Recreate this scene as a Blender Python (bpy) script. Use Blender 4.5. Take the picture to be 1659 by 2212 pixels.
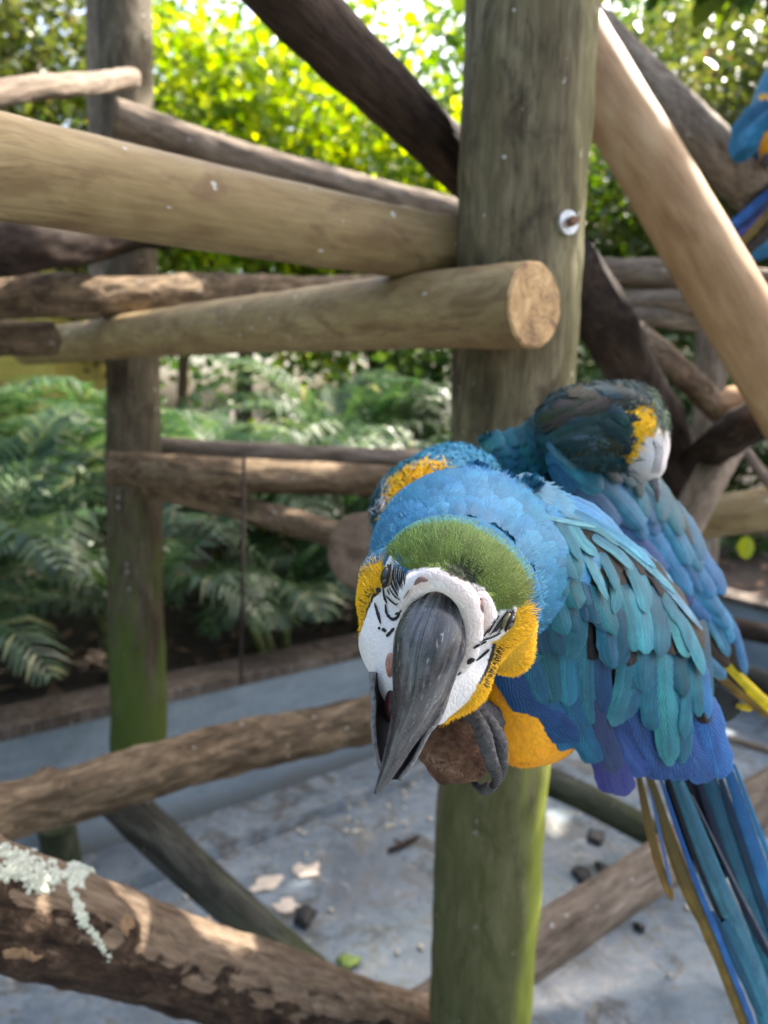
import bpy, math, random
import numpy as np
from mathutils import Vector, Matrix, noise

random.seed(7)
rng = np.random.default_rng(11)
for o in list(bpy.data.objects):
    bpy.data.objects.remove(o)
SC = bpy.context.scene
COL = SC.collection

# ------------------------------------------------------------------ camera
CAM_POS = np.array([0.0, 0.0, 1.2])
PITCH, ROLL = math.radians(8.0), math.radians(1.7)
LENS, SENSOR = 6.86, 9.8
_r0 = np.array([1.0, 0, 0]); _u0 = np.array([0, math.sin(PITCH), math.cos(PITCH)])
FWD = np.array([0, math.cos(PITCH), -math.sin(PITCH)])
RGT = math.cos(ROLL) * _r0 + math.sin(ROLL) * _u0
UPV = -math.sin(ROLL) * _r0 + math.cos(ROLL) * _u0
PW, PH = 1659.0, 2212.0                 # working pixel frame of the photograph
FPX = LENS / SENSOR * PH

cam_d = bpy.data.cameras.new('camera')
cam = bpy.data.objects.new('camera', cam_d)
COL.objects.link(cam)
cam_d.sensor_fit = 'VERTICAL'
cam_d.sensor_height = SENSOR
cam_d.sensor_width = SENSOR * .75
cam_d.lens = LENS
cam_d.clip_start = 0.01
cam_d.clip_end = 500
cam_d.dof.use_dof = True
cam_d.dof.focus_distance = 0.300
cam_d.dof.aperture_fstop = 2.3
M = Matrix.Identity(4)
for i in range(3):
    M[i][0], M[i][1], M[i][2], M[i][3] = RGT[i], UPV[i], -FWD[i], CAM_POS[i]
cam.matrix_world = M
SC.camera = cam

# ------------------------------------------------------------------ sky, sun, exposure
SUN = np.array([0.50, 0.42, 0.76]); SUN = SUN / np.linalg.norm(SUN)     # towards the sun
SUN_EL = math.asin(SUN[2]); SUN_AZ = math.atan2(SUN[0], SUN[1])
world = bpy.data.worlds.new('World'); SC.world = world
world.use_nodes = True
wn = world.node_tree
sky = wn.nodes.new('ShaderNodeTexSky')
sky.sky_type = 'NISHITA'; sky.sun_disc = False
sky.sun_elevation = SUN_EL; sky.sun_rotation = SUN_AZ
sky.air_density = 1.0; sky.dust_density = 6.0; sky.ozone_density = 0.4
bg = wn.nodes['Background']
wn.links.new(sky.outputs[0], bg.inputs[0])
bg.inputs[1].default_value = 0.15

sun_d = bpy.data.lights.new('sun', 'SUN')
sun_d.energy = 4.6; sun_d.angle = math.radians(0.5); sun_d.color = (1.0, 0.93, 0.82)
sun_o = bpy.data.objects.new('sun', sun_d); COL.objects.link(sun_o)
sun_o.rotation_euler = Vector(-SUN).to_track_quat('-Z', 'Y').to_euler()
sun_o.location = (3, 3, 8)

vs = SC.view_settings
vs.view_transform = 'Standard'; vs.look = 'None'; vs.gamma = 1.0; vs.use_curve_mapping = False
vs.exposure = 2.25
SC.cycles.use_denoising = True
SC.cycles.max_bounces = 8
SC.cycles.sample_clamp_indirect = 6.0

# ------------------------------------------------------------------ geometry helpers
def P(x, y, d):
    """pixel of the photograph + distance along the optical axis -> world point(s)"""
    x = np.asarray(x, float); y = np.asarray(y, float); d = np.asarray(d, float)
    a = (x - PW / 2) / FPX * d; b = -(y - PH / 2) / FPX * d
    return CAM_POS + a[..., None] * RGT + b[..., None] * UPV + d[..., None] * FWD

def proj(v):
    q = np.asarray(v, float) - CAM_POS
    d = q @ FWD
    return PW / 2 + (q @ RGT) / d * FPX, PH / 2 - (q @ UPV) / d * FPX, d

def G(x, y, z=0.0):
    """where the ray through a pixel meets the level z"""
    p = P(x, y, 1.0); r = p - CAM_POS
    return CAM_POS + r * ((z - CAM_POS[2]) / r[2])

def empty(name, loc=(0, 0, 0)):
    o = bpy.data.objects.new(name, None)
    o.empty_display_size = .05
    o.location = Vector([float(c) for c in loc])
    COL.objects.link(o)
    return o

def tag(o, label, cat, group=None, kind=None):
    if label: o['label'] = label
    if cat: o['category'] = cat
    if group: o['group'] = group
    if kind: o['kind'] = kind
    return o

def wmat(o):
    m = o.matrix_basis.copy()
    if o.parent is not None: m = wmat(o.parent) @ o.matrix_parent_inverse @ m
    return m

def attach(o, parent):
    o.parent = parent
    o.matrix_parent_inverse = wmat(parent).inverted()

def mesh_np(name, verts, faces, mat=None, parent=None, smooth=True, loc=None, cols=None, uvs=None, frnd=None):
    """verts Nx3 world coordinates, faces a list of tuples or an MxK array"""
    verts = np.asarray(verts, float)
    loc = verts.mean(axis=0) if loc is None else np.asarray(loc, float)
    lv = (verts - loc).astype(np.float32)
    me = bpy.data.meshes.new(name)
    if isinstance(faces, np.ndarray):
        m, k = faces.shape
        me.vertices.add(len(lv)); me.loops.add(m * k); me.polygons.add(m)
        me.vertices.foreach_set('co', lv.ravel())
        me.loops.foreach_set('vertex_index', faces.astype(np.int32).ravel())
        me.polygons.foreach_set('loop_start', np.arange(0, m * k, k, dtype=np.int32))
        me.update(calc_edges=True)
    else:
        me.from_pydata(lv.tolist(), [], faces); me.update()
    if smooth:
        me.polygons.foreach_set('use_smooth', np.ones(len(me.polygons), bool))
    if cols is not None:
        ca = me.color_attributes.new('Col', 'FLOAT_COLOR', 'POINT')
        c4 = np.ones((len(lv), 4), np.float32); c4[:, :3] = cols
        ca.data.foreach_set('color', c4.ravel())
    if uvs is not None:
        li = np.empty(len(me.loops), np.int32); me.loops.foreach_get('vertex_index', li)
        ul = me.uv_layers.new(name='UVMap')
        ul.data.foreach_set('uv', np.asarray(uvs, np.float32)[li].ravel())
    if frnd is not None:
        at = me.attributes.new('rnd', 'FLOAT', 'FACE')
        at.data.foreach_set('value', np.asarray(frnd, np.float32))
    if mat: me.materials.append(mat)
    o = bpy.data.objects.new(name, me)
    COL.objects.link(o)
    o.location = Vector(loc.tolist())
    if parent is not None: attach(o, parent)
    return o

def tube_arrays(pts, rad, n=10, cap=True):
    """tube through world points; returns verts, faces(list)"""
    pts = np.asarray(pts, float); m = len(pts)
    rad = np.broadcast_to(np.asarray(rad, float), (m,))
    tan = np.gradient(pts, axis=0); tan /= np.linalg.norm(tan, axis=1)[:, None] + 1e-12
    ref = np.array([0.13, 0.21, 0.97]) if abs(tan[0][2]) < .9 else np.array([1.0, .1, .05])
    V = []; F = []
    u = np.cross(tan[0], ref); u /= np.linalg.norm(u)
    for i in range(m):
        u = u - tan[i] * (u @ tan[i]); u /= np.linalg.norm(u)
        w = np.cross(tan[i], u)
        for k in range(n):
            a = 2 * math.pi * k / n
            V.append(pts[i] + rad[i] * (math.cos(a) * u + math.sin(a) * w))
    for i in range(m - 1):
        for k in range(n):
            k2 = (k + 1) % n
            F.append((i * n + k, i * n + k2, (i + 1) * n + k2, (i + 1) * n + k))
    if cap:
        F.append(tuple(range(n))[::-1]); F.append(tuple((m - 1) * n + k for k in range(n)))
    return np.array(V), F

def spline(pts, n):
    """Catmull-Rom through control rows, n samples"""
    p = np.asarray(pts, float)
    if len(p) == 2:
        t = np.linspace(0, 1, n)[:, None]; return p[0] * (1 - t) + p[1] * t
    q = np.vstack([2 * p[0] - p[1], p, 2 * p[-1] - p[-2]])
    out = []
    for t in np.linspace(0, len(p) - 1 - 1e-9, n):
        i = int(t); f = t - i
        a, b, c, d = q[i], q[i + 1], q[i + 2], q[i + 3]
        out.append(.5 * ((2 * b) + (-a + c) * f + (2 * a - 5 * b + 4 * c - d) * f * f + (-a + 3 * b - 3 * c + d) * f ** 3))
    return np.array(out)

def inpoly(px, py, poly):
    px = np.asarray(px); py = np.asarray(py)
    ins = np.zeros(px.shape, bool); n = len(poly); j = n - 1
    for i in range(n):
        xi, yi = poly[i]; xj, yj = poly[j]
        c = ((yi > py) != (yj > py)) & (px < (xj - xi) * (py - yi) / ((yj - yi) + 1e-12) + xi)
        ins ^= c; j = i
    return ins

# ------------------------------------------------------------------ materials
def new_mat(name):
    m = bpy.data.materials.new(name); m.use_nodes = True
    nt = m.node_tree
    return m, nt, nt.nodes, nt.links, nt.nodes['Principled BSDF']

def nd(N, typ, **kw):
    n = N.new(typ)
    for k, v in kw.items():
        if k.startswith('in_'):
            key = k[3:]
            n.inputs[int(key) if key.isdigit() else key].default_value = v
        else:
            setattr(n, k, v)
    return n

def ramp(N, stops):
    r = N.new('ShaderNodeValToRGB')
    e = r.color_ramp.elements
    while len(e) < len(stops): e.new(.5)
    for el, (p, c) in zip(e, stops):
        el.position = p; el.color = (*c, 1) if len(c) == 3 else c
    return r

def mixc(N, L, fac, a, b, blend='MIX'):
    m = N.new('ShaderNodeMix'); m.data_type = 'RGBA'; m.blend_type = blend
    for sock, v in ((m.inputs['Factor'], fac), (m.inputs['A'], a), (m.inputs['B'], b)):
        if hasattr(v, 'is_output') or isinstance(v, bpy.types.NodeSocket): L.new(v, sock)
        elif isinstance(v, (int, float)): sock.default_value = v
        else: sock.default_value = (*v, 1)
    return m.outputs['Result']

def noise_n(N, L, vec, scale, detail=4, rough=.55, dist=0.0):
    n = nd(N, 'ShaderNodeTexNoise'); n.inputs['Scale'].default_value = scale
    n.inputs['Detail'].default_value = detail; n.inputs['Roughness'].default_value = rough
    n.inputs['Distortion'].default_value = dist
    if vec is not None: L.new(vec, n.inputs['Vector'])
    return n.outputs['Fac']

def mapr(N, L, v, a, b, c=0.0, d=1.0, smooth=True):
    n = nd(N, 'ShaderNodeMapRange'); n.clamp = True
    if smooth: n.interpolation_type = 'SMOOTHSTEP'
    L.new(v, n.inputs[0])
    for i, x in enumerate((a, b, c, d)): n.inputs[1 + i].default_value = x
    return n.outputs[0]

def mapping(N, L, vec, scale):
    m = nd(N, 'ShaderNodeMapping'); m.inputs['Scale'].default_value = scale
    L.new(vec, m.inputs['Vector']); return m.outputs[0]

def mth(N, L, op, a, b=None):
    n = nd(N, 'ShaderNodeMath', operation=op)
    for i, v in enumerate((a, b)):
        if v is None: continue
        if isinstance(v, (int, float)): n.inputs[i].default_value = v
        else: L.new(v, n.inputs[i])
    return n.outputs[0]

def bump(N, L, h, bsdf, strength=.4, dist=.004):
    b = nd(N, 'ShaderNodeBump'); b.inputs['Strength'].default_value = strength
    b.inputs['Distance'].default_value = dist
    L.new(h, b.inputs['Height']); L.new(b.outputs[0], bsdf.inputs['Normal'])

def wood_mat(name, dark, mid, light, streak=1.0, spots=.0, moss=None, blotch=None, rough=.8, bump_s=.4, sc=1.0, peel=None, lit_side_moss=None, crack=.6):
    """object-space wood: local z runs along the log. moss = (level z low, level z high, strength)"""
    m, nt, N, L, B = new_mat(name)
    oi = nd(N, 'ShaderNodeObjectInfo')
    tc = nd(N, 'ShaderNodeTexCoord').outputs['Object']
    va = nd(N, 'ShaderNodeVectorMath', operation='ADD')
    sc3 = nd(N, 'ShaderNodeVectorMath', operation='SCALE')
    comb = nd(N, 'ShaderNodeCombineXYZ')
    for i in range(3): L.new(oi.outputs['Random'], comb.inputs[i])
    L.new(comb.outputs[0], sc3.inputs[0]); sc3.inputs['Scale'].default_value = 17.0
    L.new(tc, va.inputs[0]); L.new(sc3.outputs[0], va.inputs[1])
    tc = va.outputs[0]
    fine = noise_n(N, L, mapping(N, L, tc, (150 * sc, 150 * sc, 9 * sc)), 1.0, 5, .6, .4)
    med = noise_n(N, L, mapping(N, L, tc, (38 * sc, 38 * sc, 11 * sc)), 1.0, 5, .6, .6)
    big = noise_n(N, L, mapping(N, L, tc, (11 * sc, 11 * sc, 5 * sc)), 1.0, 4, .6, .5)
    f = mth(N, L, 'ADD', mth(N, L, 'MULTIPLY', fine, .30 * streak), mth(N, L, 'ADD', mth(N, L, 'MULTIPLY', med, .38), mth(N, L, 'MULTIPLY', big, .32 + .3 * (1 - streak))))
    r = ramp(N, [(.37, dark), (.5, mid), (.63, light)])
    L.new(f, r.inputs[0]); c = r.outputs[0]
    ck = noise_n(N, L, mapping(N, L, tc, (55 * sc, 55 * sc, 5 * sc)), 1.0, 3, .6, .9)
    ck = mapr(N, L, mth(N, L, 'ABSOLUTE', mth(N, L, 'SUBTRACT', ck, .5)), .0, .028, 1, 0)
    ckm = mth(N, L, 'MULTIPLY', ck, mth(N, L, 'MULTIPLY', mapr(N, L, big, .42, .58), crack))
    if blotch:
        bn = noise_n(N, L, mapping(N, L, tc, (22 * sc, 22 * sc, 10 * sc)), 1.0, 6, .65, .8)
        c = mixc(N, L, mapr(N, L, bn, .46, .70, 0, .85), c, blotch)
    c = mixc(N, L, ckm, c, tuple(q * .35 for q in dark))
    if peel:
        bn = noise_n(N, L, mapping(N, L, tc, (16, 16, 9)), 1.3, 6, .7, 1.2)
        c = mixc(N, L, mapr(N, L, bn, .585, .62, 0, .65), c, peel)
    if spots:
        sn = noise_n(N, L, mapping(N, L, tc, (70, 70, 55)), 1.0, 2, .5, .2)
        c = mixc(N, L, mapr(N, L, sn, .73 - spots * .05, .76 - spots * .05, 0, .8), c, (.55, .54, .5))
    if moss:
        gp = nd(N, 'ShaderNodeNewGeometry')
        sx = nd(N, 'ShaderNodeSeparateXYZ'); L.new(gp.outputs['Position'], sx.inputs[0])
        mn = noise_n(N, L, mapping(N, L, tc, (26, 26, 7)), 1.0, 5, .62, .5)
        hz = mapr(N, L, sx.outputs['Z'], moss[1], moss[0], 0, 1)
        fac = mth(N, L, 'MULTIPLY', mapr(N, L, mth(N, L, 'ADD', mn, mth(N, L, 'MULTIPLY', hz, .45)), .58, .85), moss[2])
        c = mixc(N, L, fac, c, moss[3] if len(moss) > 3 else (.10, .14, .02))
    if lit_side_moss:  # lime moss on one side, with light from the right painted in
        sn_ = nd(N, 'ShaderNodeSeparateXYZ'); L.new(gp.outputs['Normal'], sn_.inputs[0])
        sd_ = mapr(N, L, mth(N, L, 'ADD', sn_.outputs['X'], mth(N, L, 'MULTIPLY', mn, .6)), .62, 1.15)
        lv_ = mapr(N, L, sx.outputs['Z'], 1.3, .75, .12, .75)
        c = mixc(N, L, mth(N, L, 'MULTIPLY', sd_, lv_), c, lit_side_moss)
    L.new(c, B.inputs['Base Color'])
    B.inputs['Roughness'].default_value = rough
    B.inputs['Specular IOR Level'].default_value = .15
    hgt = mth(N, L, 'SUBTRACT', mth(N, L, 'ADD', mth(N, L, 'MULTIPLY', fine, .6), med), mth(N, L, 'MULTIPLY', ckm, .8))
    bump(N, L, hgt, B, bump_s, .003)
    return m

W_PALE = wood_mat('wood_pale', (.19, .125, .06), (.285, .208, .102), (.385, .295, .155), .7, .15, rough=.62, bump_s=.25, blotch=(.17, .105, .055), crack=.4, sc=1.2)
W_TAN = wood_mat('wood_tan', (.25, .14, .068), (.38, .235, .125), (.48, .33, .19), .6, .0, rough=.6, bump_s=.2, crack=.15)
W_BARK = wood_mat('wood_bark', (.028, .019, .012), (.115, .08, .048), (.30, .215, .135), .8, .3, rough=.85, bump_s=.9, blotch=(.27, .19, .12), sc=1.5)
W_DARK = wood_mat('wood_dark', (.010, .007, .006), (.032, .021, .016), (.085, .058, .042), .8, .0, rough=.8, bump_s=.7)
W_GREY = wood_mat('wood_grey', (.07, .052, .038), (.19, .145, .108), (.33, .265, .205), 1.0, .3, rough=.85, bump_s=.6)
W_POST = wood_mat('wood_post', (.06, .047, .028), (.15, .125, .075), (.25, .215, .14), .8, .12, rough=.8, bump_s=.7,
                  moss=(.2, 1.55, .62, (.085, .098, .030)), blotch=(.05, .038, .026), lit_side_moss=(.20, .235, .025), sc=1.3, crack=.45)
W_POSTG = wood_mat('wood_post_green', (.022, .016, .010), (.075, .058, .036), (.15, .125, .082), .9, .2, rough=.8, bump_s=.5,
                   moss=(.15, 1.25, .85, (.058, .088, .012)), crack=.4)
W_MOSS = wood_mat('wood_mossy', (.014, .013, .010), (.05, .047, .038), (.11, .105, .085), .8, .2, rough=.8, bump_s=.6,
                  moss=(.0, .45, .4, (.045, .065, .015)))
def halfbark_mat():
    # bark worn off the upper side of the log, dark loose bark left below with a ragged border
    m, nt, N, L, B = new_mat('wood_half_barked')
    gp = nd(N, 'ShaderNodeNewGeometry'); tc = nd(N, 'ShaderNodeTexCoord').outputs['Object']
    sx = nd(N, 'ShaderNodeSeparateXYZ'); L.new(gp.outputs['Normal'], sx.inputs[0])
    n1 = noise_n(N, L, mapping(N, L, tc, (20, 20, 11)), 1, 7, .65, .7); n2 = noise_n(N, L, mapping(N, L, tc, (70, 70, 26)), 1, 6, .7, .6); n3 = noise_n(N, L, mapping(N, L, tc, (150, 150, 12)), 1, 5, .6, .3)
    up = mapr(N, L, mth(N, L, 'ADD', sx.outputs['Z'], mth(N, L, 'MULTIPLY', mth(N, L, 'SUBTRACT', n1, .5), 1.9)), .10, .17)
    r1 = ramp(N, [(.36, (.085, .058, .038)), (.5, (.16, .115, .08)), (.64, (.26, .20, .145))]); L.new(mth(N, L, 'ADD', mth(N, L, 'MULTIPLY', n2, .5), mth(N, L, 'MULTIPLY', n3, .5)), r1.inputs[0])
    r2 = ramp(N, [(.36, (.014, .009, .007)), (.5, (.045, .028, .019)), (.66, (.11, .072, .048))]); L.new(n2, r2.inputs[0])
    c = mixc(N, L, up, r2.outputs[0], r1.outputs[0])
    fk = noise_n(N, L, mapping(N, L, tc, (34, 34, 14)), 1.0, 5, .65, .8)
    c = mixc(N, L, mapr(N, L, fk, .69, .71, 0, .8), c, (.26, .165, .09))
    L.new(c, B.inputs['Base Color']); B.inputs['Roughness'].default_value = .85; B.inputs['Specular IOR Level'].default_value = .15
    hg = mth(N, L, 'ADD', mth(N, L, 'MULTIPLY', up, -.8), mth(N, L, 'ADD', mth(N, L, 'MULTIPLY', n2, 1.2), mth(N, L, 'MULTIPLY', n3, .3)))
    bump(N, L, hg, B, 1.0, .006)
    return m
W_HALF = halfbark_mat()
W_PEEL = wood_mat('wood_peeling', (.045, .032, .022), (.105, .073, .047), (.20, .145, .095), .8, .3, rough=.8, bump_s=.9, peel=(.26, .165, .09))
W_KNOB = wood_mat('wood_knob', (.03, .014, .009), (.15, .08, .05), (.34, .22, .15), .3, .0, rough=.65, bump_s=.9, sc=3.5, blotch=(.06, .025, .016))

def endgrain_mat():
    m, nt, N, L, B = new_mat('end_grain')
    tc = nd(N, 'ShaderNodeTexCoord').outputs['Object']
    n = noise_n(N, L, tc, 45, 6, .65, .6)
    w = nd(N, 'ShaderNodeTexWave', wave_type='RINGS', rings_direction='Z'); w.inputs['Scale'].default_value = 55
    w.inputs['Distortion'].default_value = 3.0; w.inputs['Detail'].default_value = 3
    L.new(tc, w.inputs['Vector'])
    f = mth(N, L, 'ADD', mth(N, L, 'MULTIPLY', w.outputs['Fac'], .05), mth(N, L, 'MULTIPLY', n, .95))
    r = ramp(N, [(.36, (.16, .085, .035)), (.5, (.40, .24, .10)), (.64, (.55, .37, .18))])
    L.new(f, r.inputs[0]); L.new(r.outputs[0], B.inputs['Base Color'])
    B.inputs['Roughness'].default_value = .75
    bump(N, L, f, B, .35, .002)
    return m
W_END = endgrain_mat()
W_ENDB = wood_mat('end_grain_dull', (.10, .07, .05), (.19, .135, .095), (.27, .2, .15), .2, .0, rough=.85, bump_s=.5)

def plain(name, col, rough=.6, var=.25, scale=60, metallic=0, spec=.4, bmp=.1):
    m, nt, N, L, B = new_mat(name)
    tc = nd(N, 'ShaderNodeTexCoord').outputs['Object']
    n = noise_n(N, L, tc, scale, 4, .6)
    a = tuple(c * (1 - var) for c in col); b = tuple(min(1, c * (1 + var)) for c in col)
    r = ramp(N, [(.3, a), (.7, b)]); L.new(n, r.inputs[0]); L.new(r.outputs[0], B.inputs['Base Color'])
    B.inputs['Roughness'].default_value = rough; B.inputs['Metallic'].default_value = metallic
    B.inputs['Specular IOR Level'].default_value = spec
    bump(N, L, n, B, bmp, .002)
    return m

# ------------------------------------------------------------------ logs
def nz(x, y, z): return noise.noise(Vector((x, y, z)))

def log(name, label, ctrl, mat, dia=None, group=None, cat='log', rough=.05, lump=.05, bend=.0, ends=(False, False),
        end_mat=None, seed=0, nside=36, step=.012, knots=(), ragged=0.0, taper_end=(0, 0), px=True):
    """ctrl rows: (px, py, width_px) when dia given -> distance from the width; else (px, py, d, radius_m)
    or world rows (x,y,z,r) with px=False. Local z runs along the log."""
    rows = []
    for c in ctrl:
        if not px: rows.append(c)
        elif dia is not None:
            d = dia * FPX / c[2]; p = P(c[0], c[1], d); rows.append((*p, dia / 2))
        else:
            p = P(c[0], c[1], c[2]); rows.append((*p, c[3]))
    rows = np.array(rows, float)
    a, b = rows[0, :3], rows[-1, :3]
    length = np.linalg.norm(b - a); ax = (b - a) / length
    n = max(12, int(length / step))
    n = min(n, 150)
    sp = spline(rows, n)
    q = Vector(ax.tolist()).to_track_quat('Z', 'Y')
    inv = np.array(q.inverted().to_matrix())
    cl = (sp[:, :3] - a) @ inv.T
    rr = sp[:, 3]
    V = []; F = []
    so = seed * 13.7 + 3.1
    for i in range(n):
        zc = cl[i, 2]; cx, cy = cl[i, 0], cl[i, 1]
        r0 = rr[i]
        cx += bend * r0 * nz(zc * 3.1, so, 1.0); cy += bend * r0 * nz(zc * 3.1, so, 7.0)
        te = 1.0
        if taper_end[0]: te *= min(1, math.sqrt(max(.02, 1 - (1 - min(1, zc / (taper_end[0] * r0))) ** 2)))
        if taper_end[1]: te *= min(1, math.sqrt(max(.02, 1 - (1 - min(1, (length - zc) / (taper_end[1] * r0))) ** 2)))
        for k in range(nside):
            th = 2 * math.pi * k / nside; ct, st = math.cos(th), math.sin(th)
            r = r0 * (1 + lump * 2 * nz(ct * .9 + so, st * .9, zc * 5) + rough * 2 * nz(ct * 3.5, st * 3.5 + so, zc * 22)
                      + rough * .9 * nz(ct * 9 + so, st * 9, zc * 60))
            for (kz, kt, kr, ka) in knots:
                dz = (zc - kz * length) / (kr * r0); dt = math.atan2(math.sin(th - kt), math.cos(th - kt)) / kr
                r += r0 * ka * math.exp(-(dz * dz + dt * dt))
            zz = zc
            if ragged and (i == n - 1 or i == 0): zz += ragged * r0 * nz(ct * 3 + so, st * 3, i)
            V.append((cx + r * te * ct, cy + r * te * st, zz))
    for i in range(n - 1):
        for k in range(nside):
            k2 = (k + 1) % nside
            F.append((i * nside + k, i * nside + k2, (i + 1) * nside + k2, (i + 1) * nside + k))
    V = np.array(V)
    F.append(tuple(range(nside))[::-1]); F.append(tuple((n - 1) * nside + k for k in range(nside)))
    me = bpy.data.meshes.new(name); me.from_pydata(V.tolist(), [], F); me.update()
    me.polygons.foreach_set('use_smooth', np.array([len(p.vertices) == 4 for p in me.polygons]))
    me.materials.append(mat)
    o = bpy.data.objects.new(name, me); COL.objects.link(o)
    o.rotation_mode = 'QUATERNION'; o.rotation_quaternion = q
    o.location = Vector(a.tolist())
    tag(o, label, cat, group)
    for e, on in enumerate(ends):
        if not on: continue
        i = 0 if e == 0 else n - 1
        ring = V[i * nside:(i + 1) * nside].copy(); c = ring.mean(axis=0)
        sgn = -1 if e == 0 else 1
        vv = [c + np.array([0, 0, sgn * .0035])]; ff = []
        fr = (.35, .7, .93, .985)
        for kf, f_ in enumerate(fr):
            for k in range(nside):
                p_ = c + (ring[k] - c) * f_
                p_ = p_ + np.array([0, 0, sgn * (.0035 if kf < 3 else .001) + sgn * .0012 * nz(p_[0] * 90, p_[1] * 90, so)])
                vv.append(p_)
        for k in range(nside):
            k2 = (k + 1) % nside
            ff.append((0, 1 + k, 1 + k2))
            for kf in range(3):
                s0 = 1 + kf * nside; s1 = s0 + nside
                ff.append((s0 + k, s1 + k, s1 + k2, s0 + k2))
        if e == 0: ff = [f_[::-1] for f_ in ff]
        m2 = bpy.data.meshes.new('cut_end'); m2.from_pydata([list(map(float, v)) for v in vv], [], ff); m2.update()
        m2.materials.append(end_mat or W_END)
        c2 = bpy.data.objects.new('cut_end', m2); COL.objects.link(c2); c2.parent = o
    return o
# ------------------------------------------------------------------ ground and tank
def ground_mat():
    m, nt, N, L, B = new_mat('soil')
    tc = nd(N, 'ShaderNodeNewGeometry').outputs['Position']
    n1 = noise_n(N, L, tc, 9, 8, .7); n2 = noise_n(N, L, tc, 55, 5, .7)
    f = mth(N, L, 'ADD', mth(N, L, 'MULTIPLY', n1, .55), mth(N, L, 'MULTIPLY', n2, .45))
    r = ramp(N, [(.35, (.012, .009, .006)), (.52, (.04, .027, .018)), (.68, (.10, .065, .045))])
    L.new(f, r.inputs[0]); L.new(r.outputs[0], B.inputs['Base Color'])
    B.inputs['Roughness'].default_value = .95
    bump(N, L, f, B, .8, .03)
    return m
GZ = 0.33       # level of the soil round the tank
WTOP = 0.40     # top of the tank wall

def floor_mat():
    m, nt, N, L, B = new_mat('tank_floor_paint')
    tc = nd(N, 'ShaderNodeNewGeometry').outputs['Position']
    n1 = noise_n(N, L, tc, 3.2, 6, .6, .4); n2 = noise_n(N, L, tc, 17, 7, .7, .5); n3 = noise_n(N, L, tc, 70, 4, .6)
    r = ramp(N, [(.36, (.085, .105, .125)), (.5, (.17, .205, .235)), (.62, (.31, .345, .37))])
    f = mth(N, L, 'ADD', mth(N, L, 'MULTIPLY', n1, .6), mth(N, L, 'MULTIPLY', n2, .4))
    L.new(f, r.inputs[0])
    c = mixc(N, L, mapr(N, L, n2, .52, .64, 0, .6), r.outputs[0], (.13, .105, .07))
    c = mixc(N, L, mapr(N, L, noise_n(N, L, tc, 6.3, 8, .72, .9), .50, .62, 0, .75), c, (.10, .088, .068))
    c = mixc(N, L, mapr(N, L, noise_n(N, L, tc, 11, 9, .75, 1.2), .56, .60, 0, .55), c, (.33, .32, .29))
    c = mixc(N, L, mapr(N, L, noise_n(N, L, tc, 140, 3, .6), .66, .70, 0, .8), c, (.05, .045, .04))
    c = mixc(N, L, mapr(N, L, n3, .66, .72, 0, .7), c, (.42, .39, .33))
    L.new(c, B.inputs['Base Color'])
    rr = mapr(N, L, n1, .38, .55, .42, .10)
    L.new(rr, B.inputs['Roughness'])
    B.inputs['Specular IOR Level'].default_value = .5
    bump(N, L, mth(N, L, 'ADD', mth(N, L, 'MULTIPLY', n3, .4), n2), B, .12, .006)
    return m
def wallpaint_mat():
    m, nt, N, L, B = new_mat('tank_wall_paint')
    tc = nd(N, 'ShaderNodeNewGeometry').outputs['Position']
    n1 = noise_n(N, L, mapping(N, L, tc, (6, 6, 14)), 1, 6, .65, .5); n2 = noise_n(N, L, tc, 60, 5, .65)
    r = ramp(N, [(.3, (.13, .16, .185)), (.5, (.20, .245, .28)), (.7, (.27, .31, .335))])
    L.new(mth(N, L, 'ADD', mth(N, L, 'MULTIPLY', n1, .7), mth(N, L, 'MULTIPLY', n2, .3)), r.inputs[0])
    sx = nd(N, 'ShaderNodeSeparateXYZ'); L.new(tc, sx.inputs[0])
    low = mapr(N, L, mth(N, L, 'ADD', sx.outputs['Z'], mth(N, L, 'MULTIPLY', n1, -.12)), .06, -.03, 0, .75)
    c = mixc(N, L, low, r.outputs[0], (.085, .08, .065))
    L.new(c, B.inputs['Base Color']); B.inputs['Roughness'].default_value = .5
    bump(N, L, n2, B, .15, .004)
    return m
FLOORM, WALLM = floor_mat(), wallpaint_mat()
W_COPE = wood_mat('wood_coping', (.045, .033, .025), (.105, .082, .066), (.20, .165, .14), 1.0, .2, rough=.8, bump_s=.5)

# the tank: its left wall line and right wall line meet behind the birds
wl0, wl1 = G(0, 1600, WTOP), G(780, 1420, WTOP)          # lower front edge of the coping on the left
wr0, wr1 = G(1537, 1290, WTOP), G(1659, 1322, WTOP)      # the same on the right
dl = (wl1 - wl0)[:2]; dl = dl / np.linalg.norm(dl)
dr = (wr1 - wr0)[:2]; dr = dr / np.linalg.norm(dr)
A_ = np.array([[dl[0], -dr[0]], [dl[1], -dr[1]]])
tt = np.linalg.solve(A_, (wr0 - wl0)[:2])
CORNER = wl0[:2] + dl * tt[0]
LEND = wl0[:2] - dl * 2.5
REND = CORNER + dr * 4.5
if (REND - CORNER) @ np.array([1.0, 0]) < 0: dr = -dr; REND = CORNER + dr * 4.5
nl = np.array([-dl[1], dl[0]]); nr = np.array([-dr[1], dr[0]])   # outward normals (away from the camera)
if nl @ CORNER < 0: nl = -nl
if nr @ CORNER < 0: nr = -nr
print('tank corner', CORNER, 'left dir', dl, 'right dir', dr)
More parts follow.
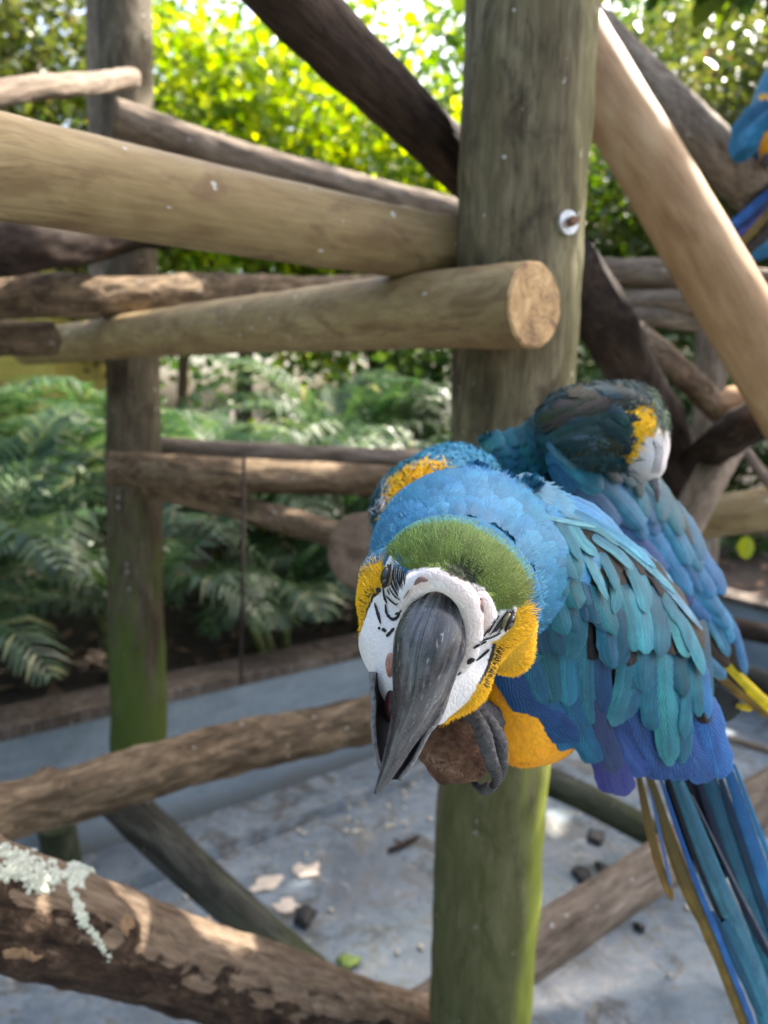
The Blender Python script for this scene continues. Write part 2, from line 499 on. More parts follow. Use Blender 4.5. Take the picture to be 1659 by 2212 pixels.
def prism(poly, z0, z1, name, mat, parent=None, bev=0):
    n = len(poly)
    V = [(p[0], p[1], z0) for p in poly] + [(p[0], p[1], z1) for p in poly]
    F = [tuple(range(n))[::-1], tuple(range(n, 2 * n))]
    for i in range(n):
        j = (i + 1) % n; F.append((i, j, n + j, n + i))
    area = sum(poly[i][0] * poly[(i + 1) % n][1] - poly[(i + 1) % n][0] * poly[i][1] for i in range(n))
    if area < 0: F = [f[::-1] for f in F]
    o = mesh_np(name, V, F, mat, parent, smooth=False)
    if bev:
        b = o.modifiers.new('bevel', 'BEVEL'); b.width = bev; b.segments = 2
    return o

# ground: one big sheet, with the hole of the tank left in it
far = 160.0
hole = [LEND + nl * .10, CORNER + nl * .10 + nr * .10, REND + nr * .10, np.array([REND[0], -3.0]), np.array([LEND[0], -3.0])]
ring = [np.array([-far, LEND[1] + 0]), np.array([-far, far]), np.array([far, far]), np.array([far, -far]), np.array([-far, -far])]
# triangulated by hand: outer corners to hole corners
H = [(*h, GZ) for h in hole]
O = [(-far, -far, GZ), (-far, far, GZ), (far, far, GZ), (far, -far, GZ)]
Vg = H + O            # 0..4 hole (L, C, R, Rb, Lb) ; 5..8 outer
Fg = [(5, 4, 0), (5, 0, 6), (6, 0, 1), (6, 1, 7), (7, 1, 2), (7, 2, 8), (8, 2, 3), (8, 3, 4), (8, 4, 5)]
g = mesh_np('ground', Vg, [f[::-1] for f in Fg], ground_mat(), smooth=False, loc=(0, 0, 0))
tag(g, 'dark brown bare soil with dry leaf litter beyond the tank wall', 'ground', kind='structure')
fl = mesh_np('tank_floor', [(*(LEND), 0), (*CORNER, 0), (*REND, 0), (REND[0], -3, 0), (LEND[0], -3, 0)], [(4, 3, 2, 1, 0)], FLOORM, smooth=False, loc=(0, 0, 0))
tag(fl, 'wet blue-grey painted concrete floor of the shallow tank', 'floor', kind='structure')

def tank_wall(p0, p1, nrm, label, ext0=0, ext1=0):
    root = empty('tank_wall', (*p0, 0)); tag(root, label, 'wall', 'low walls round the tank')
    prism([p0, p1, p1 + nrm * (.09), p0 + nrm * .09], -.02, WTOP, 'wall_panel', WALLM, root)
    L_ = np.linalg.norm(p1 - p0); d = (p1 - p0) / L_
    s = 0.0; k = 0
    while s < L_ - .02:
        e = min(L_, s + 1.15)
        a, b = p0 + d * (s + .002), p0 + d * (e - .002)
        for (o0, o1, zt) in ((-.012, .062, .034), (.066, .142, .031)):
            dz = .003 * random.uniform(-1, 1)
            prism([a + nrm * o0, b + nrm * o0, b + nrm * o1, a + nrm * o1], WTOP + .002, WTOP + zt + dz, 'coping_board', W_COPE, root, bev=.003)
        s = e; k += 1
    return root
tank_wall(LEND, CORNER - dl * .001, nl, 'blue-grey tank wall with weathered boards on top, in front of the palms')
tank_wall(CORNER + nl * .09 + dr * .001, REND, nr, 'blue-grey tank wall with weathered boards behind the preening macaw')
# a low step inside the tank along the left wall
st = prism([LEND - nl * .001, CORNER - nl * .001, CORNER - nl * .16, LEND - nl * .16], 0.002, .035, 'tank_ledge', FLOORM)
tag(st, 'low concrete ledge along the foot of the tank wall', 'ledge', kind='structure')
LEDGE_IN = nl * -.16

# yellow building far behind on the left
ym = plain('yellow_paint', (.55, .42, .09), .8, .2, 6)
yb = empty('yellow_building', (-4.6, 6.2, GZ)); tag(yb, 'pale yellow painted building behind the palms', 'building')
prism([(-5.6, 6.2), (-2.85, 6.2), (-2.85, 9.0), (-5.6, 9.0)], GZ, 2.55, 'building_wall', ym, yb)
prism([(-5.8, 6.0), (-2.7, 6.0), (-2.7, 9.2), (-5.8, 9.2)], 2.555, 2.65, 'roof_slab', plain('roof_concrete', (.25, .23, .2), .9), yb)
prism([(-3.75, 6.17), (-3.05, 6.17), (-3.05, 6.199), (-3.75, 6.199)], GZ + .1, 1.35, 'door', plain('door_paint', (.30, .22, .06), .6), yb)

# ------------------------------------------------------------------ the log frame
G_POST = 'upright posts of the log frame'
post = log('post', 'thick grey-green mossy upright post with a white bolt washer', [(1157, -150, 293), (1036, 2212, 216), (1018, 2560, 196)],
           W_POST, dia=.145, cat='post', lump=.025, rough=.02, knots=((.20, 2.6, .35, .09), (.2, 4.4, .4, .08)), seed=1, nside=56, step=.012)
# carry the post down to the floor
lp = log('post', 'mossy green post on the left standing on the barked log', [(268, -120, 106), (288, 900, 112), (300, 1660, 118)],
         W_POSTG, dia=.125, cat='post', lump=.03, rough=.025, seed=2, nside=44)
log('post', 'thin pale weathered pole just behind the left post', [(222, -100, 72), (232, 640, 72)], W_GREY, dia=.09, cat='post', lump=.03, rough=.03, seed=21, ends=(False, False))

# bolt with washer on the thick post
bolt_m = plain('galvanised', (.55, .55, .55), .45, .3, 90, .6); rust = plain('rust', (.16, .08, .05), .8, .3, 120)
bp, _ = P(1222, 512, 0.0), 0
dpt = 0.765
c0 = P(1222, 512, dpt)
pc = P(1133, 512, .828); nrm = c0 - pc; nrm -= np.array([0, 0, 1]) * nrm[2]; nrm /= np.linalg.norm(nrm)
axis_pt = pc
c0 = axis_pt + nrm * .0735
def disc(c, n, r, h, name, mat, parent, k=24):
    V, F = tube_arrays([c - n * .004, c + n * h], r, k); return mesh_np(name, V, F, mat, parent, smooth=False)
b1 = disc(c0, nrm, .0125, .004, 'bolt_washer', bolt_m, post)
disc(c0 + nrm * .004, nrm, .0052, .009, 'bolt_head', rust, b1, 6)

log('log', 'thick smooth pale log running from the left into the mossy post', [(-260, 315, 240), (0, 360, 217), (500, 458, 174), (829, 519, 148), (1010, 548, 134)],
    W_PALE, dia=.077, rough=.008, lump=.02, seed=3, nside=48, knots=((.62, 3.4, .5, .06), (.62, 4.4, .5, .06)), step=.008)
log('log', 'dark grey log with a cut end resting above the smooth pale log', [(247, 252, 76), (620, 370, 68), (1080, 490, 60)],
    W_GREY, dia=.076, rough=.04, lump=.05, ends=(True, False), end_mat=W_ENDB, seed=4, bend=.3)
log('log', 'thick dark brown log slanting down to the mossy post against bright leaves', [(520, -130, 170), (640, 10, 152), (830, 200, 128), (1040, 400, 106)],
    W_DARK, dia=.064, rough=.03, lump=.05, seed=5, nside=44, knots=((.5, 1.0, .6, .1),), bend=.2)
log('log', 'smooth sunlit tan log slanting down to the right of the post', [(1215, 40, 136), (1365, 290, 142), (1500, 520, 146), (1760, 960, 152)],
    W_TAN, dia=.1, rough=.006, lump=.015, seed=6, nside=48)
log('log', 'brown slanting log in front of leaves at the upper right', [(1240, 20, 78), (1420, 200, 84), (1540, 330, 88), (1650, 440, 88)],
    W_GREY, dia=.088, rough=.05, lump=.07, seed=7, bend=.4, taper_end=(0, .8))
log('log', 'pale stub log that the blue and orange macaw at the edge sits on', [(1570, 368, 52), (1660, 366, 54), (1800, 360, 56)],
    W_GREY, dia=.056, rough=.03, lump=.05, seed=8, taper_end=(.6, 0))
log('log', 'tan log with a pale sawn round end in front of the mossy post', [(60, 752, 72), (340, 720, 98), (750, 685, 144), (1152, 659, 189)],
    W_PALE, dia=.087, rough=.012, lump=.025, ends=(False, True), seed=9, nside=48, knots=((.30, 4.0, .35, .05),))
log('log', 'rough brown bark log above the sawn tan log', [(-80, 645, 96), (300, 636, 84), (560, 632, 70), (900, 626, 52)],
    W_BARK, dia=.082, rough=.06, lump=.06, seed=10, bend=.3)
log('log', 'dark knotted log under the thick smooth pale log', [(-120, 540, 122), (60, 528, 116), (260, 508, 96), (520, 500, 84)],
    W_DARK, dia=.092, rough=.06, lump=.09, seed=11, bend=.5)
log('log', 'short brown log with a rounded end at the left', [(-140, 730, 78), (134, 731, 74)], W_BARK, dia=.07, rough=.03, lump=.03, seed=12, taper_end=(0, .5))
log('branch', 'thin bark branch across the top of the left post', [(-110, 226, 58), (40, 198, 52), (170, 182, 46), (292, 166, 40)], W_GREY, dia=.042, cat='branch', rough=.06, lump=.08, seed=13, taper_end=(0, 1.0), bend=.3)
log('log', 'barked rail with a frayed pale end nailed across the left post', [(238, 1012, 72), (420, 1022, 74), (640, 1032, 72), (1010, 1050, 66)],
    W_BARK, dia=.073, rough=.05, lump=.05, seed=14, ends=(True, False), end_mat=W_ENDB, ragged=.5, bend=.2)
log('log', 'grey weathered rail behind the barked rail', [(352, 968, 50), (600, 984, 52), (960, 1000, 54)], W_GREY, dia=.06, rough=.03, lump=.04, seed=15, ends=(True, False), end_mat=W_ENDB)
log('branch', 'brown branch sloping down from the left post under the barked rail', [(322, 1050, 52), (520, 1098, 54), (760, 1164, 58)], W_BARK, dia=.055, cat='branch', rough=.05, lump=.05, seed=16, bend=.2)
log('log', 'stout log whose rough cut end faces the camera behind the front macaw', [(786, 1190, 1.42, .075), (880, 1182, 2.1, .075)], W_BARK, rough=.04, lump=.06, seed=17, ends=(True, False), end_mat=W_ENDB)
log('log', 'barked log with knots lying under the left post', [(-90, 1790, 132), (60, 1748, 124), (300, 1676, 116), (560, 1606, 106), (830, 1546, 98)],
    W_BARK, dia=.094, rough=.055, lump=.07, seed=18, nside=44, knots=((.165, 1.2, .35, .22), (.2, 3.4, .25, .18), (.17, 5.0, .25, .2)), bend=.2)
big = log('log', 'big peeling log with crusty pale lichen in the foreground', [(-140, 1880, 262), (0, 1950, 236), (300, 2050, 196), (620, 2150, 162), (900, 2226, 138)],
    W_HALF, dia=.102, rough=.045, lump=.04, seed=19, nside=72, step=.006, bend=.1)
log('log', 'dark mossy brace sloping down to the right from under the barked log', [(220, 1690, 1.40, .041), (430, 1890, 1.38, .038), (640, 2075, 1.36, .035), (850, 2240, 1.34, .032)], W_MOSS, rough=.02, lump=.03, seed=20)
log('post', 'dark lower post below the end of the barked log', [(120, 1770, 78), (170, 2040, 66), (215, 2300, 58)], W_MOSS, dia=.085, cat='post', rough=.02, lump=.03, seed=22)
log('log', 'grey diagonal log with moss along its underside', [(760, 2300, 122), (1150, 2052, 110), (1420, 1872, 100), (1760, 1650, 90)], W_GREY, dia=.105, rough=.03, lump=.04, seed=23, nside=44)
log('log', 'dark green mossy log behind the tail of the front macaw', [(1090, 1650, 62), (1240, 1712, 62), (1470, 1832, 60)], W_MOSS, dia=.075, rough=.02, lump=.03, seed=24)
log('log', 'dark brown split log with one sunlit edge right of the mossy post', [(1215, 560, 118), (1330, 730, 116), (1420, 890, 96), (1480, 1040, 84)], W_DARK, dia=.085, rough=.05, lump=.07, seed=25, bend=.4)
log('branch', 'brown branch crossing behind the dark split log', [(1340, 690, 48), (1440, 780, 54), (1600, 925, 56)], W_BARK, dia=.05, cat='branch', rough=.05, lump=.06, seed=26, bend=.3)
log('log', 'weathered grey rail right of the mossy post', [(1255, 585, 62), (1450, 600, 66), (1760, 618, 72)], W_GREY, dia=.078, rough=.05, lump=.08, seed=27, bend=.5)
log('log', 'thin weathered rail just below the grey rail', [(1290, 642, 40), (1480, 648, 44), (1700, 662, 46)], W_GREY, dia=.05, rough=.05, lump=.08, seed=28, bend=.5)
log('branch', 'short pale branch with a bleached end below the thin rail', [(1320, 682, 38), (1420, 684, 40), (1520, 694, 40), (1740, 702, 40)], W_GREY, dia=.046, cat='branch', rough=.04, lump=.08, seed=29, bend=.4)
log('post', 'pale far post standing behind the branches on the right', [(1540, 690, 66), (1524, 1010, 64), (1512, 1320, 62)], W_GREY, dia=.09, cat='post', rough=.02, lump=.02, seed=30)
log('log', 'orange-brown broken log stub above the forked branch', [(1570, 868, 72), (1620, 872, 78), (1760, 850, 84)], W_TAN, dia=.062, rough=.05, lump=.08, seed=31, taper_end=(.9, 0), bend=.5)
log('branch', 'dark forked branch right of the preening macaw', [(1500, 1010, 72), (1570, 945, 84), (1640, 900, 92), (1760, 850, 92)], W_DARK, dia=.068, cat='branch', rough=.05, lump=.08, seed=32, bend=.4)
log('branch', 'pale grey limb of the fork leaning towards the macaw', [(1575, 960, 64), (1530, 1050, 70), (1480, 1150, 72), (1450, 1230, 72)], W_GREY, dia=.06, cat='branch', rough=.05, lump=.07, seed=33, bend=.4)
log('branch', 'thin light twig leaning on the fork at the edge', [(1600, 960, 20), (1650, 1030, 22), (1720, 1110, 24)], W_GREY, dia=.02, cat='branch', rough=.05, lump=.08, seed=34, bend=.4)
log('log', 'pale straight log low on the right beneath the fork', [(1400, 1140, 88), (1500, 1122, 90), (1600, 1106, 92), (1800, 1076, 94)], W_PALE, dia=.095, rough=.015, lump=.03, seed=35)
log('post', 'short orange-brown stake below the pale straight log', [(1528, 1150, 26), (1524, 1280, 26)], W_TAN, dia=.04, cat='post', rough=.03, lump=.05, seed=36)
log('log', 'dark rail across the tank behind the wing of the preening macaw', [(1480, 1330, 44), (1600, 1358, 44), (1780, 1396, 44)], W_DARK, dia=.07, rough=.03, lump=.04, seed=37)
log('log', 'black wet log below the dark rail at the edge', [(1540, 1440, 56), (1640, 1474, 58), (1800, 1530, 60)], W_MOSS, dia=.08, rough=.03, lump=.04, seed=38)
log('pipe', 'thin grey pipe lying on the tank floor at the edge', [(1520, 1582, 17), (1600, 1604, 17), (1760, 1652, 18)], W_GREY, dia=.025, cat='pipe', rough=.01, lump=.01, seed=39)
# thin rusty rod hanging in front of the palms
log('rod', 'thin rusty rod hanging straight down in front of the palms', [(527, 990, 7), (524, 1240, 7), (520, 1480, 6.5)], plain('dark_rust', (.035, .022, .016), .8, .3, 120), dia=.0066, cat='rod', rough=.02, lump=.02, seed=40, nside=10)

# perch stub the front macaw grips
perch = log('perch', 'knobbly reddish brown perch stub gripped by the front macaw', [(964, 1624, .352, .0165), (972, 1616, .360, .0192), (992, 1602, .395, .0205), (1050, 1560, .52, .0215), (1105, 1480, .80, .024)],
            W_KNOB, cat='perch', rough=.05, lump=.12, seed=41, nside=48, step=.004, taper_end=(.55, 0))
# perch under the preening macaw
log('perch', 'barked perch log under the preening macaw', [(1110, 1420, .86, .024), (1330, 1470, .70, .024), (1440, 1500, .66, .024), (1500, 1510, .64, .024)], W_BARK, cat='perch', rough=.05, lump=.08, seed=42)

# ------------------------------------------------------------------ lichen on the big log
lich_m = plain('lichen', (.55, .58, .48), .9, .35, 300)
BVr = []
from mathutils.bvhtree import BVHTree
_mw = wmat(big)
BIG_BVH = BVHTree.FromPolygons([_mw @ v.co for v in big.data.vertices], [tuple(p.vertices) for p in big.data.polygons])
def surf_on_big(x, y):
    """point of the big foreground log seen at a pixel"""
    for k in range(30):
        r = P(x, y, 1.0) - CAM_POS; r /= np.linalg.norm(r)
        h = BIG_BVH.ray_cast(Vector(CAM_POS.tolist()), Vector(r.tolist()))
        if h[0] is not None: return np.array(h[0])
        y += 4 if y < 1950 + .33 * x else -4
    return P(x, y, .7)
def blob_cluster(paths, name, mat, parent, r0, n_per, jitter):
    V = []; F = []
    for path in paths:
        sp = spline(np.array(path, float), n_per)
        for (x, y) in sp:
            for q in range(2):
                x2 = x + random.gauss(0, jitter); y2 = y + random.gauss(0, jitter)
                c = surf_on_big(x2, y2); r = r0 * random.uniform(.5, 1.3)
                i0 = len(V); k = 6
                ang = random.uniform(0, 6.28)
                ctr = c - FWD * r * .55
                ring = []
                for j in range(k):
                    a = ang + j * 6.283 / k; rr = r * random.uniform(.7, 1.35)
                    ring.append(c + RGT * rr * math.cos(a) + UPV * rr * math.sin(a) + FWD * r * .5)
                V.append(ctr); V.extend(ring)
                for j in range(k): F.append((i0, i0 + 1 + (j + 1) % k, i0 + 1 + j))
    o = mesh_np(name, V, F, mat, parent, smooth=False)
    o['kind'] = 'stuff'; return o
blob_cluster([[(0, 1840), (60, 1852), (130, 1890), (175, 1905)], [(10, 1862), (70, 1878), (120, 1905)], [(0, 1885), (45, 1890), (90, 1915)],
              [(20, 1850), (50, 1890), (95, 1925)], [(155, 1880), (185, 1878)]], 'lichen', lich_m, big, .0034, 40, 7.5)
blob_cluster([[(180, 1895), (150, 1915), (160, 1945), (175, 1985), (200, 2020), (235, 2072)], [(165, 1950), (180, 2000)]], 'lichen', lich_m, big, .0026, 60, 3.5)
# raised plates of loose bark and bare patches on its lower side
def bark_plate(poly, name, mat, lift):
    xs = [p[0] for p in poly]; ys = [p[1] for p in poly]
    c = (sum(xs) / len(xs), sum(ys) / len(ys)); n = len(poly) * 4
    out = spline(np.array(poly + [poly[0]], float), n + 1)[:-1]
    V = [surf_on_big(*c) - FWD * lift * 1.3]; F = []
    for f_, l_ in ((.55, lift * 1.3), (.93, lift), (1.0, -.001)):
        for (x, y) in out:
            jx = random.gauss(0, 2.2) if f_ > .6 else 0; jy = random.gauss(0, 2.2) if f_ > .6 else 0
            V.append(surf_on_big(c[0] + (x - c[0]) * f_ + jx, c[1] + (y - c[1]) * f_ + jy) - FWD * l_)
    for k in range(n):
        k2 = (k + 1) % n; F.append((0, 1 + k2, 1 + k))
        for r in range(2): F.append((1 + r * n + k, 1 + r * n + k2, 1 + (r + 1) * n + k2, 1 + (r + 1) * n + k))
    return mesh_np(name, V, F, mat, big, smooth=False)
W_BARE = wood_mat('bare_wood', (.13, .08, .045), (.24, .15, .085), (.33, .215, .13), .8, .0, rough=.8, bump_s=.4)
for poly in ([(5, 2052), (45, 2046), (70, 2058), (95, 2066), (70, 2076), (50, 2070), (10, 2070)], [(258, 1992), (272, 1976), (286, 1980), (295, 1996), (282, 2006), (275, 2022), (262, 2012)]):
    bark_plate(poly, 'bare_patch', W_BARE, .0010)
# ------------------------------------------------------------------ foliage
def leaf_mat(name, stops, trans=.45, rough=.42, tcol=1.35):
    m, nt, N, L, B = new_mat(name)
    at = nd(N, 'ShaderNodeAttribute', attribute_name='rnd')
    r = ramp(N, stops); L.new(at.outputs['Fac'], r.inputs[0])
    L.new(r.outputs[0], B.inputs['Base Color']); B.inputs['Roughness'].default_value = rough
    B.inputs['Specular IOR Level'].default_value = .5
    tr = nd(N, 'ShaderNodeBsdfTranslucent')
    hs = nd(N, 'ShaderNodeHueSaturation'); hs.inputs['Hue'].default_value = .485; hs.inputs['Saturation'].default_value = 1.15; hs.inputs['Value'].default_value = tcol
    L.new(r.outputs[0], hs.inputs['Color']); L.new(hs.outputs[0], tr.inputs['Color'])
    mx = nd(N, 'ShaderNodeMixShader'); mx.inputs[0].default_value = trans
    L.new(B.outputs[0], mx.inputs[1]); L.new(tr.outputs[0], mx.inputs[2])
    L.new(mx.outputs[0], N['Material Output'].inputs['Surface'])
    return m
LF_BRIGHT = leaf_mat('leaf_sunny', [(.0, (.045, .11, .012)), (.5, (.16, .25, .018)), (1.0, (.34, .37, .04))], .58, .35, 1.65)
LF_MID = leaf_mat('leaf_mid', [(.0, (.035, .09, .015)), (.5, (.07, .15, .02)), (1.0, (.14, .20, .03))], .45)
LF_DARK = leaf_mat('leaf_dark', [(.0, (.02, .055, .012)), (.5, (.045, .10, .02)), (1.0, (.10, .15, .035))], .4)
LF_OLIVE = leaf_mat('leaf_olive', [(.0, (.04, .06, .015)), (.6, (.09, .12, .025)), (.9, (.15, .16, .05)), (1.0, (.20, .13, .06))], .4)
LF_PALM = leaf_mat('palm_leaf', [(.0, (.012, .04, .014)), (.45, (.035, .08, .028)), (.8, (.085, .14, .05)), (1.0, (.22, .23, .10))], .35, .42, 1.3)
TRUNKM = plain('tree_bark', (.10, .075, .05), .9, .4, 30, bmp=.6)
PALMSTEM = plain('palm_stem', (.13, .15, .05), .7, .35, 40)

def leaf_cloud(centers, normals_up, size, aspect=.36):
    """centers Nx3; returns verts, quads, rnd. Each leaf two folded quads."""
    n = len(centers)
    L_ = size * rng.uniform(.65, 1.3, n)
    d = rng.normal(size=(n, 3)); d[:, 2] = d[:, 2] * .5 - .35; d /= np.linalg.norm(d, axis=1)[:, None]
    nn = rng.normal(size=(n, 3)) * .75 + np.array([0, 0, normals_up]); nn -= d * np.sum(nn * d, axis=1)[:, None]
    nn /= np.linalg.norm(nn, axis=1)[:, None]
    s = np.cross(d, nn)
    W = (L_ * aspect)[:, None]; Lc = L_[:, None]
    b = centers; tip = b + d * Lc - nn * Lc * .12
    l1 = b + d * Lc * .30 + s * W * .9 + nn * Lc * .05; l2 = b + d * Lc * .68 + s * W * .78 + nn * Lc * .02
    r1 = b + d * Lc * .30 - s * W * .9 + nn * Lc * .05; r2 = b + d * Lc * .68 - s * W * .78 + nn * Lc * .02
    V = np.stack([b, l1, l2, tip, r2, r1], axis=1).reshape(-1, 3)
    base = (np.arange(n) * 6)[:, None]
    Q = np.concatenate([base + np.array([[0, 1, 2, 3]]), base + np.array([[0, 3, 4, 5]])], axis=1).reshape(-1, 4)
    rv = np.repeat(np.clip(rng.normal(.5, .24, n), 0, 1), 2)
    return V, Q, rv

def crown_pts(c, rad, nclump, nper, clump_r, shell=.55):
    pts = []
    for _ in range(nclump):
        v = rng.normal(size=3); v /= np.linalg.norm(v)
        r = rng.uniform(shell, 1.0) if rng.random() < .8 else rng.uniform(.1, shell)
        cc = np.asarray(c) + v * r * np.asarray(rad)
        pts.append(cc + rng.normal(size=(nper, 3)) * clump_r * np.array([1, 1, .6]) * rng.uniform(.6, 1.3))
    return np.vstack(pts)

def tree(label, base, top_c, rad, nclump, nper, clump_r, size, mat, trunk_r=.12, group=None, keep=None, nlimb=7, shell=.45, name='tree', up=.9, extra=None):
    base = np.asarray(base, float); top_c = np.asarray(top_c, float)
    root = empty(name, base); tag(root, label, 'tree', group)
    mid = base * .5 + top_c * .5 + np.array([rng.uniform(-.2, .2), rng.uniform(-.2, .2), 0])
    pts = spline([base, mid, top_c + np.array([0, 0, rad[2] * .3])], 12)
    V, F = tube_arrays(pts, np.linspace(trunk_r, trunk_r * .3, 12), 10)
    tk = mesh_np('trunk', V, F, TRUNKM, root)
    for k in range(nlimb):
        t = rng.uniform(.35, .95); s = pts[int(t * 11)]
        v = rng.normal(size=3); v /= np.linalg.norm(v); v[2] = abs(v[2]) * .5
        e = top_c + v * np.asarray(rad) * rng.uniform(.6, .95)
        V, F = tube_arrays(spline([s, s * .45 + e * .55 + rng.normal(size=3) * .12, e], 8), np.linspace(trunk_r * .4, trunk_r * .08, 8), 6)
        mesh_np('limb', V, F, TRUNKM, tk)
    c = crown_pts(top_c, rad, nclump, nper, clump_r, shell)
    if extra is not None: c = np.vstack([c, extra])
    if keep is not None: c = c[keep(c)]
    V, Q, rv = leaf_cloud(c, up, size)
    mesh_np('crown', V, Q, mat, root, smooth=False, frnd=rv)
    return root

GT = 'trees behind the log frame'
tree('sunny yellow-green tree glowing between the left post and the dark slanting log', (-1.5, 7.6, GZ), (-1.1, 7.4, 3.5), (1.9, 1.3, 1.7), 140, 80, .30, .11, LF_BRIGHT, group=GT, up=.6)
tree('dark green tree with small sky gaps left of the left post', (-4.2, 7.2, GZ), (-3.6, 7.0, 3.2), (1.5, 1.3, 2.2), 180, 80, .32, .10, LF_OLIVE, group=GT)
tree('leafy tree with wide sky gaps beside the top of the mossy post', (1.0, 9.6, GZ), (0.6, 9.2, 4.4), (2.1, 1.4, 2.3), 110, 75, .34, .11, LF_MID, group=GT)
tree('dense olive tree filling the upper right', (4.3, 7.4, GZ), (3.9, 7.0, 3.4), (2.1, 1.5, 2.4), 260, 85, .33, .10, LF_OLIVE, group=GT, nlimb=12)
tree('mid green tree behind the tan slanting log', (2.2, 8.8, GZ), (2.0, 8.2, 2.8), (1.6, 1.2, 1.7), 80, 70, .3, .12, LF_MID, group=GT)
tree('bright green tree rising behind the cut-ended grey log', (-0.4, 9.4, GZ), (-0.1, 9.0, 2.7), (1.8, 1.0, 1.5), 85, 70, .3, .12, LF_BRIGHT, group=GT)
tree('tall far tree behind the left trees', (-3.4, 12.0, GZ), (-3.0, 11.5, 4.8), (3.0, 1.5, 2.6), 110, 70, .42, .16, LF_MID, group=GT)
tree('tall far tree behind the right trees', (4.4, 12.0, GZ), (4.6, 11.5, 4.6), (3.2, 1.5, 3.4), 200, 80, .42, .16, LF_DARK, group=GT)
tree('round dark shrub behind the palms in the middle', (0.3, 6.4, GZ), (0.3, 6.4, 1.25), (1.2, .7, .75), 60, 60, .22, .10, LF_DARK, trunk_r=.05, group='dark shrubs behind the palms', name='shrub')
tree('round dark shrub right of the mossy post', (2.2, 5.6, GZ), (2.2, 5.6, 1.1), (1.1, .7, .75), 60, 60, .22, .10, LF_DARK, trunk_r=.05, group='dark shrubs behind the palms', name='shrub')
tree('broad leafy green shrub at the left behind the palms', (-2.5, 5.2, GZ), (-2.3, 5.0, .75), (.9, .6, .42), 35, 55, .18, .11, LF_MID, trunk_r=.05, group='dark shrubs behind the palms', name='shrub')
tree('low bright shrub beside the left post', (-.75, 4.4, GZ), (-.72, 4.3, .78), (.35, .3, .3), 20, 45, .1, .09, LF_BRIGHT, trunk_r=.03, name='shrub')

# far wood that reads as one mass
c = []
for _ in range(150):
    a = rng.uniform(-1.0, 1.0); rr = rng.uniform(13, 19); x, y = rr * math.sin(a), rr * math.cos(a)
    h = rng.uniform(.4, 4.6) if rng.random() < .75 else rng.uniform(4, 6.5)
    c.append(np.array([x, y, GZ + h]) + rng.normal(size=(70, 3)) * np.array([.75, .6, .55]))
V, Q, rv = leaf_cloud(np.vstack(c), .8, .26)
tag(mesh_np('distant_foliage', V, Q, LF_DARK, smooth=False, frnd=rv), 'distant wood of dark leaves behind all the trees', 'foliage', kind='stuff')

# unseen leaves added behind and left of the viewer to cut low sky light
c = []
for _ in range(260):
    a = rng.uniform(2.3, 5.5); rr = rng.uniform(5.0, 8.0); x, y = rr * math.sin(a), rr * math.cos(a)
    c.append(np.array([x, y, GZ + rng.uniform(.2, 5.0)]) + rng.normal(size=(46, 3)) * np.array([.6, .6, .45]))
V, Q, rv = leaf_cloud(np.vstack(c), .8, .24)
tag(mesh_np('light_blocking_foliage', V, Q, LF_DARK, smooth=False, frnd=rv), 'unseen mass of dark leaves added behind and left to cut low light', 'foliage', kind='stuff')

# shade tree: its crown spreads over the frame from the right; sun comes through its gaps
holes = []
def hole(x, y, d, r): holes.append((P(x, y, d), r))
for (x, y) in ((1310, 110), (1350, 180), (1400, 260), (1445, 340), (1490, 420), (1535, 500), (1580, 590), (1630, 680)): hole(x + 12, y, 1.0, .085)
hole(20, 200, 1.3, .16)
for (x, y) in ((405, 1815), (430, 1845), (515, 1975)): hole(x, y, 1.345, -.055)
for (x, y, r) in ((1205, 1790, .07), (1190, 1850, .05), (1390, 2115, .05), (575, 1905, .04), (605, 1990, .04), (1270, 1640, .05), (1630, 1560, .1), (700, 1880, .03)):
    holes.append((G(x, y, 0.0), r - .035))
for (x, y) in ((1265, 590), (1300, 640), (1340, 690), (1380, 740), (1410, 790)): hole(x + 10, y, 1.1, .045)
hole(1500, 760, 1.4, .06); hole(1600, 350, 1.55, .09); hole(1530, 300, 1.55, .06); hole(1600, 860, 1.2, .07); hole(1640, 570, 1.8, .1)
hole(330, 985, 1.5, .05); hole(640, 1010, 1.55, .07); hole(560, 1100, 1.5, .06); hole(250, 1000, 1.5, .05); hole(560, 1000, 1.55, .05)
hole(470, 1630, 1.5, .03); hole(250, 690, 1.45, .07); hole(1290, 1240, .75, .01)
for (x, y, r) in ((60, 1425, .22), (160, 1395, .10), (110, 1210, .12)): holes.append((G(x, y, GZ), r))
hole(430, 1160, 4.2, .2); hole(200, 1100, 3.6, .1); hole(550, 930, 4.5, .15); hole(620, 1180, 3.0, .1)
hole(1100, 640, .7, .0)
def keep_holes(c):
    k = np.ones(len(c), bool)
    for (p, r) in holes:
        q = c - p; t = q @ SUN
        dist = np.linalg.norm(q - t[:, None] * SUN, axis=1)
        k &= dist > (r + .10)
    return k
def keep_frame(c):
    x, y, d = proj(c)
    return keep_holes(c) & ~((d > 0) & (x > -200) & (x < PW + 200) & (y > -20))
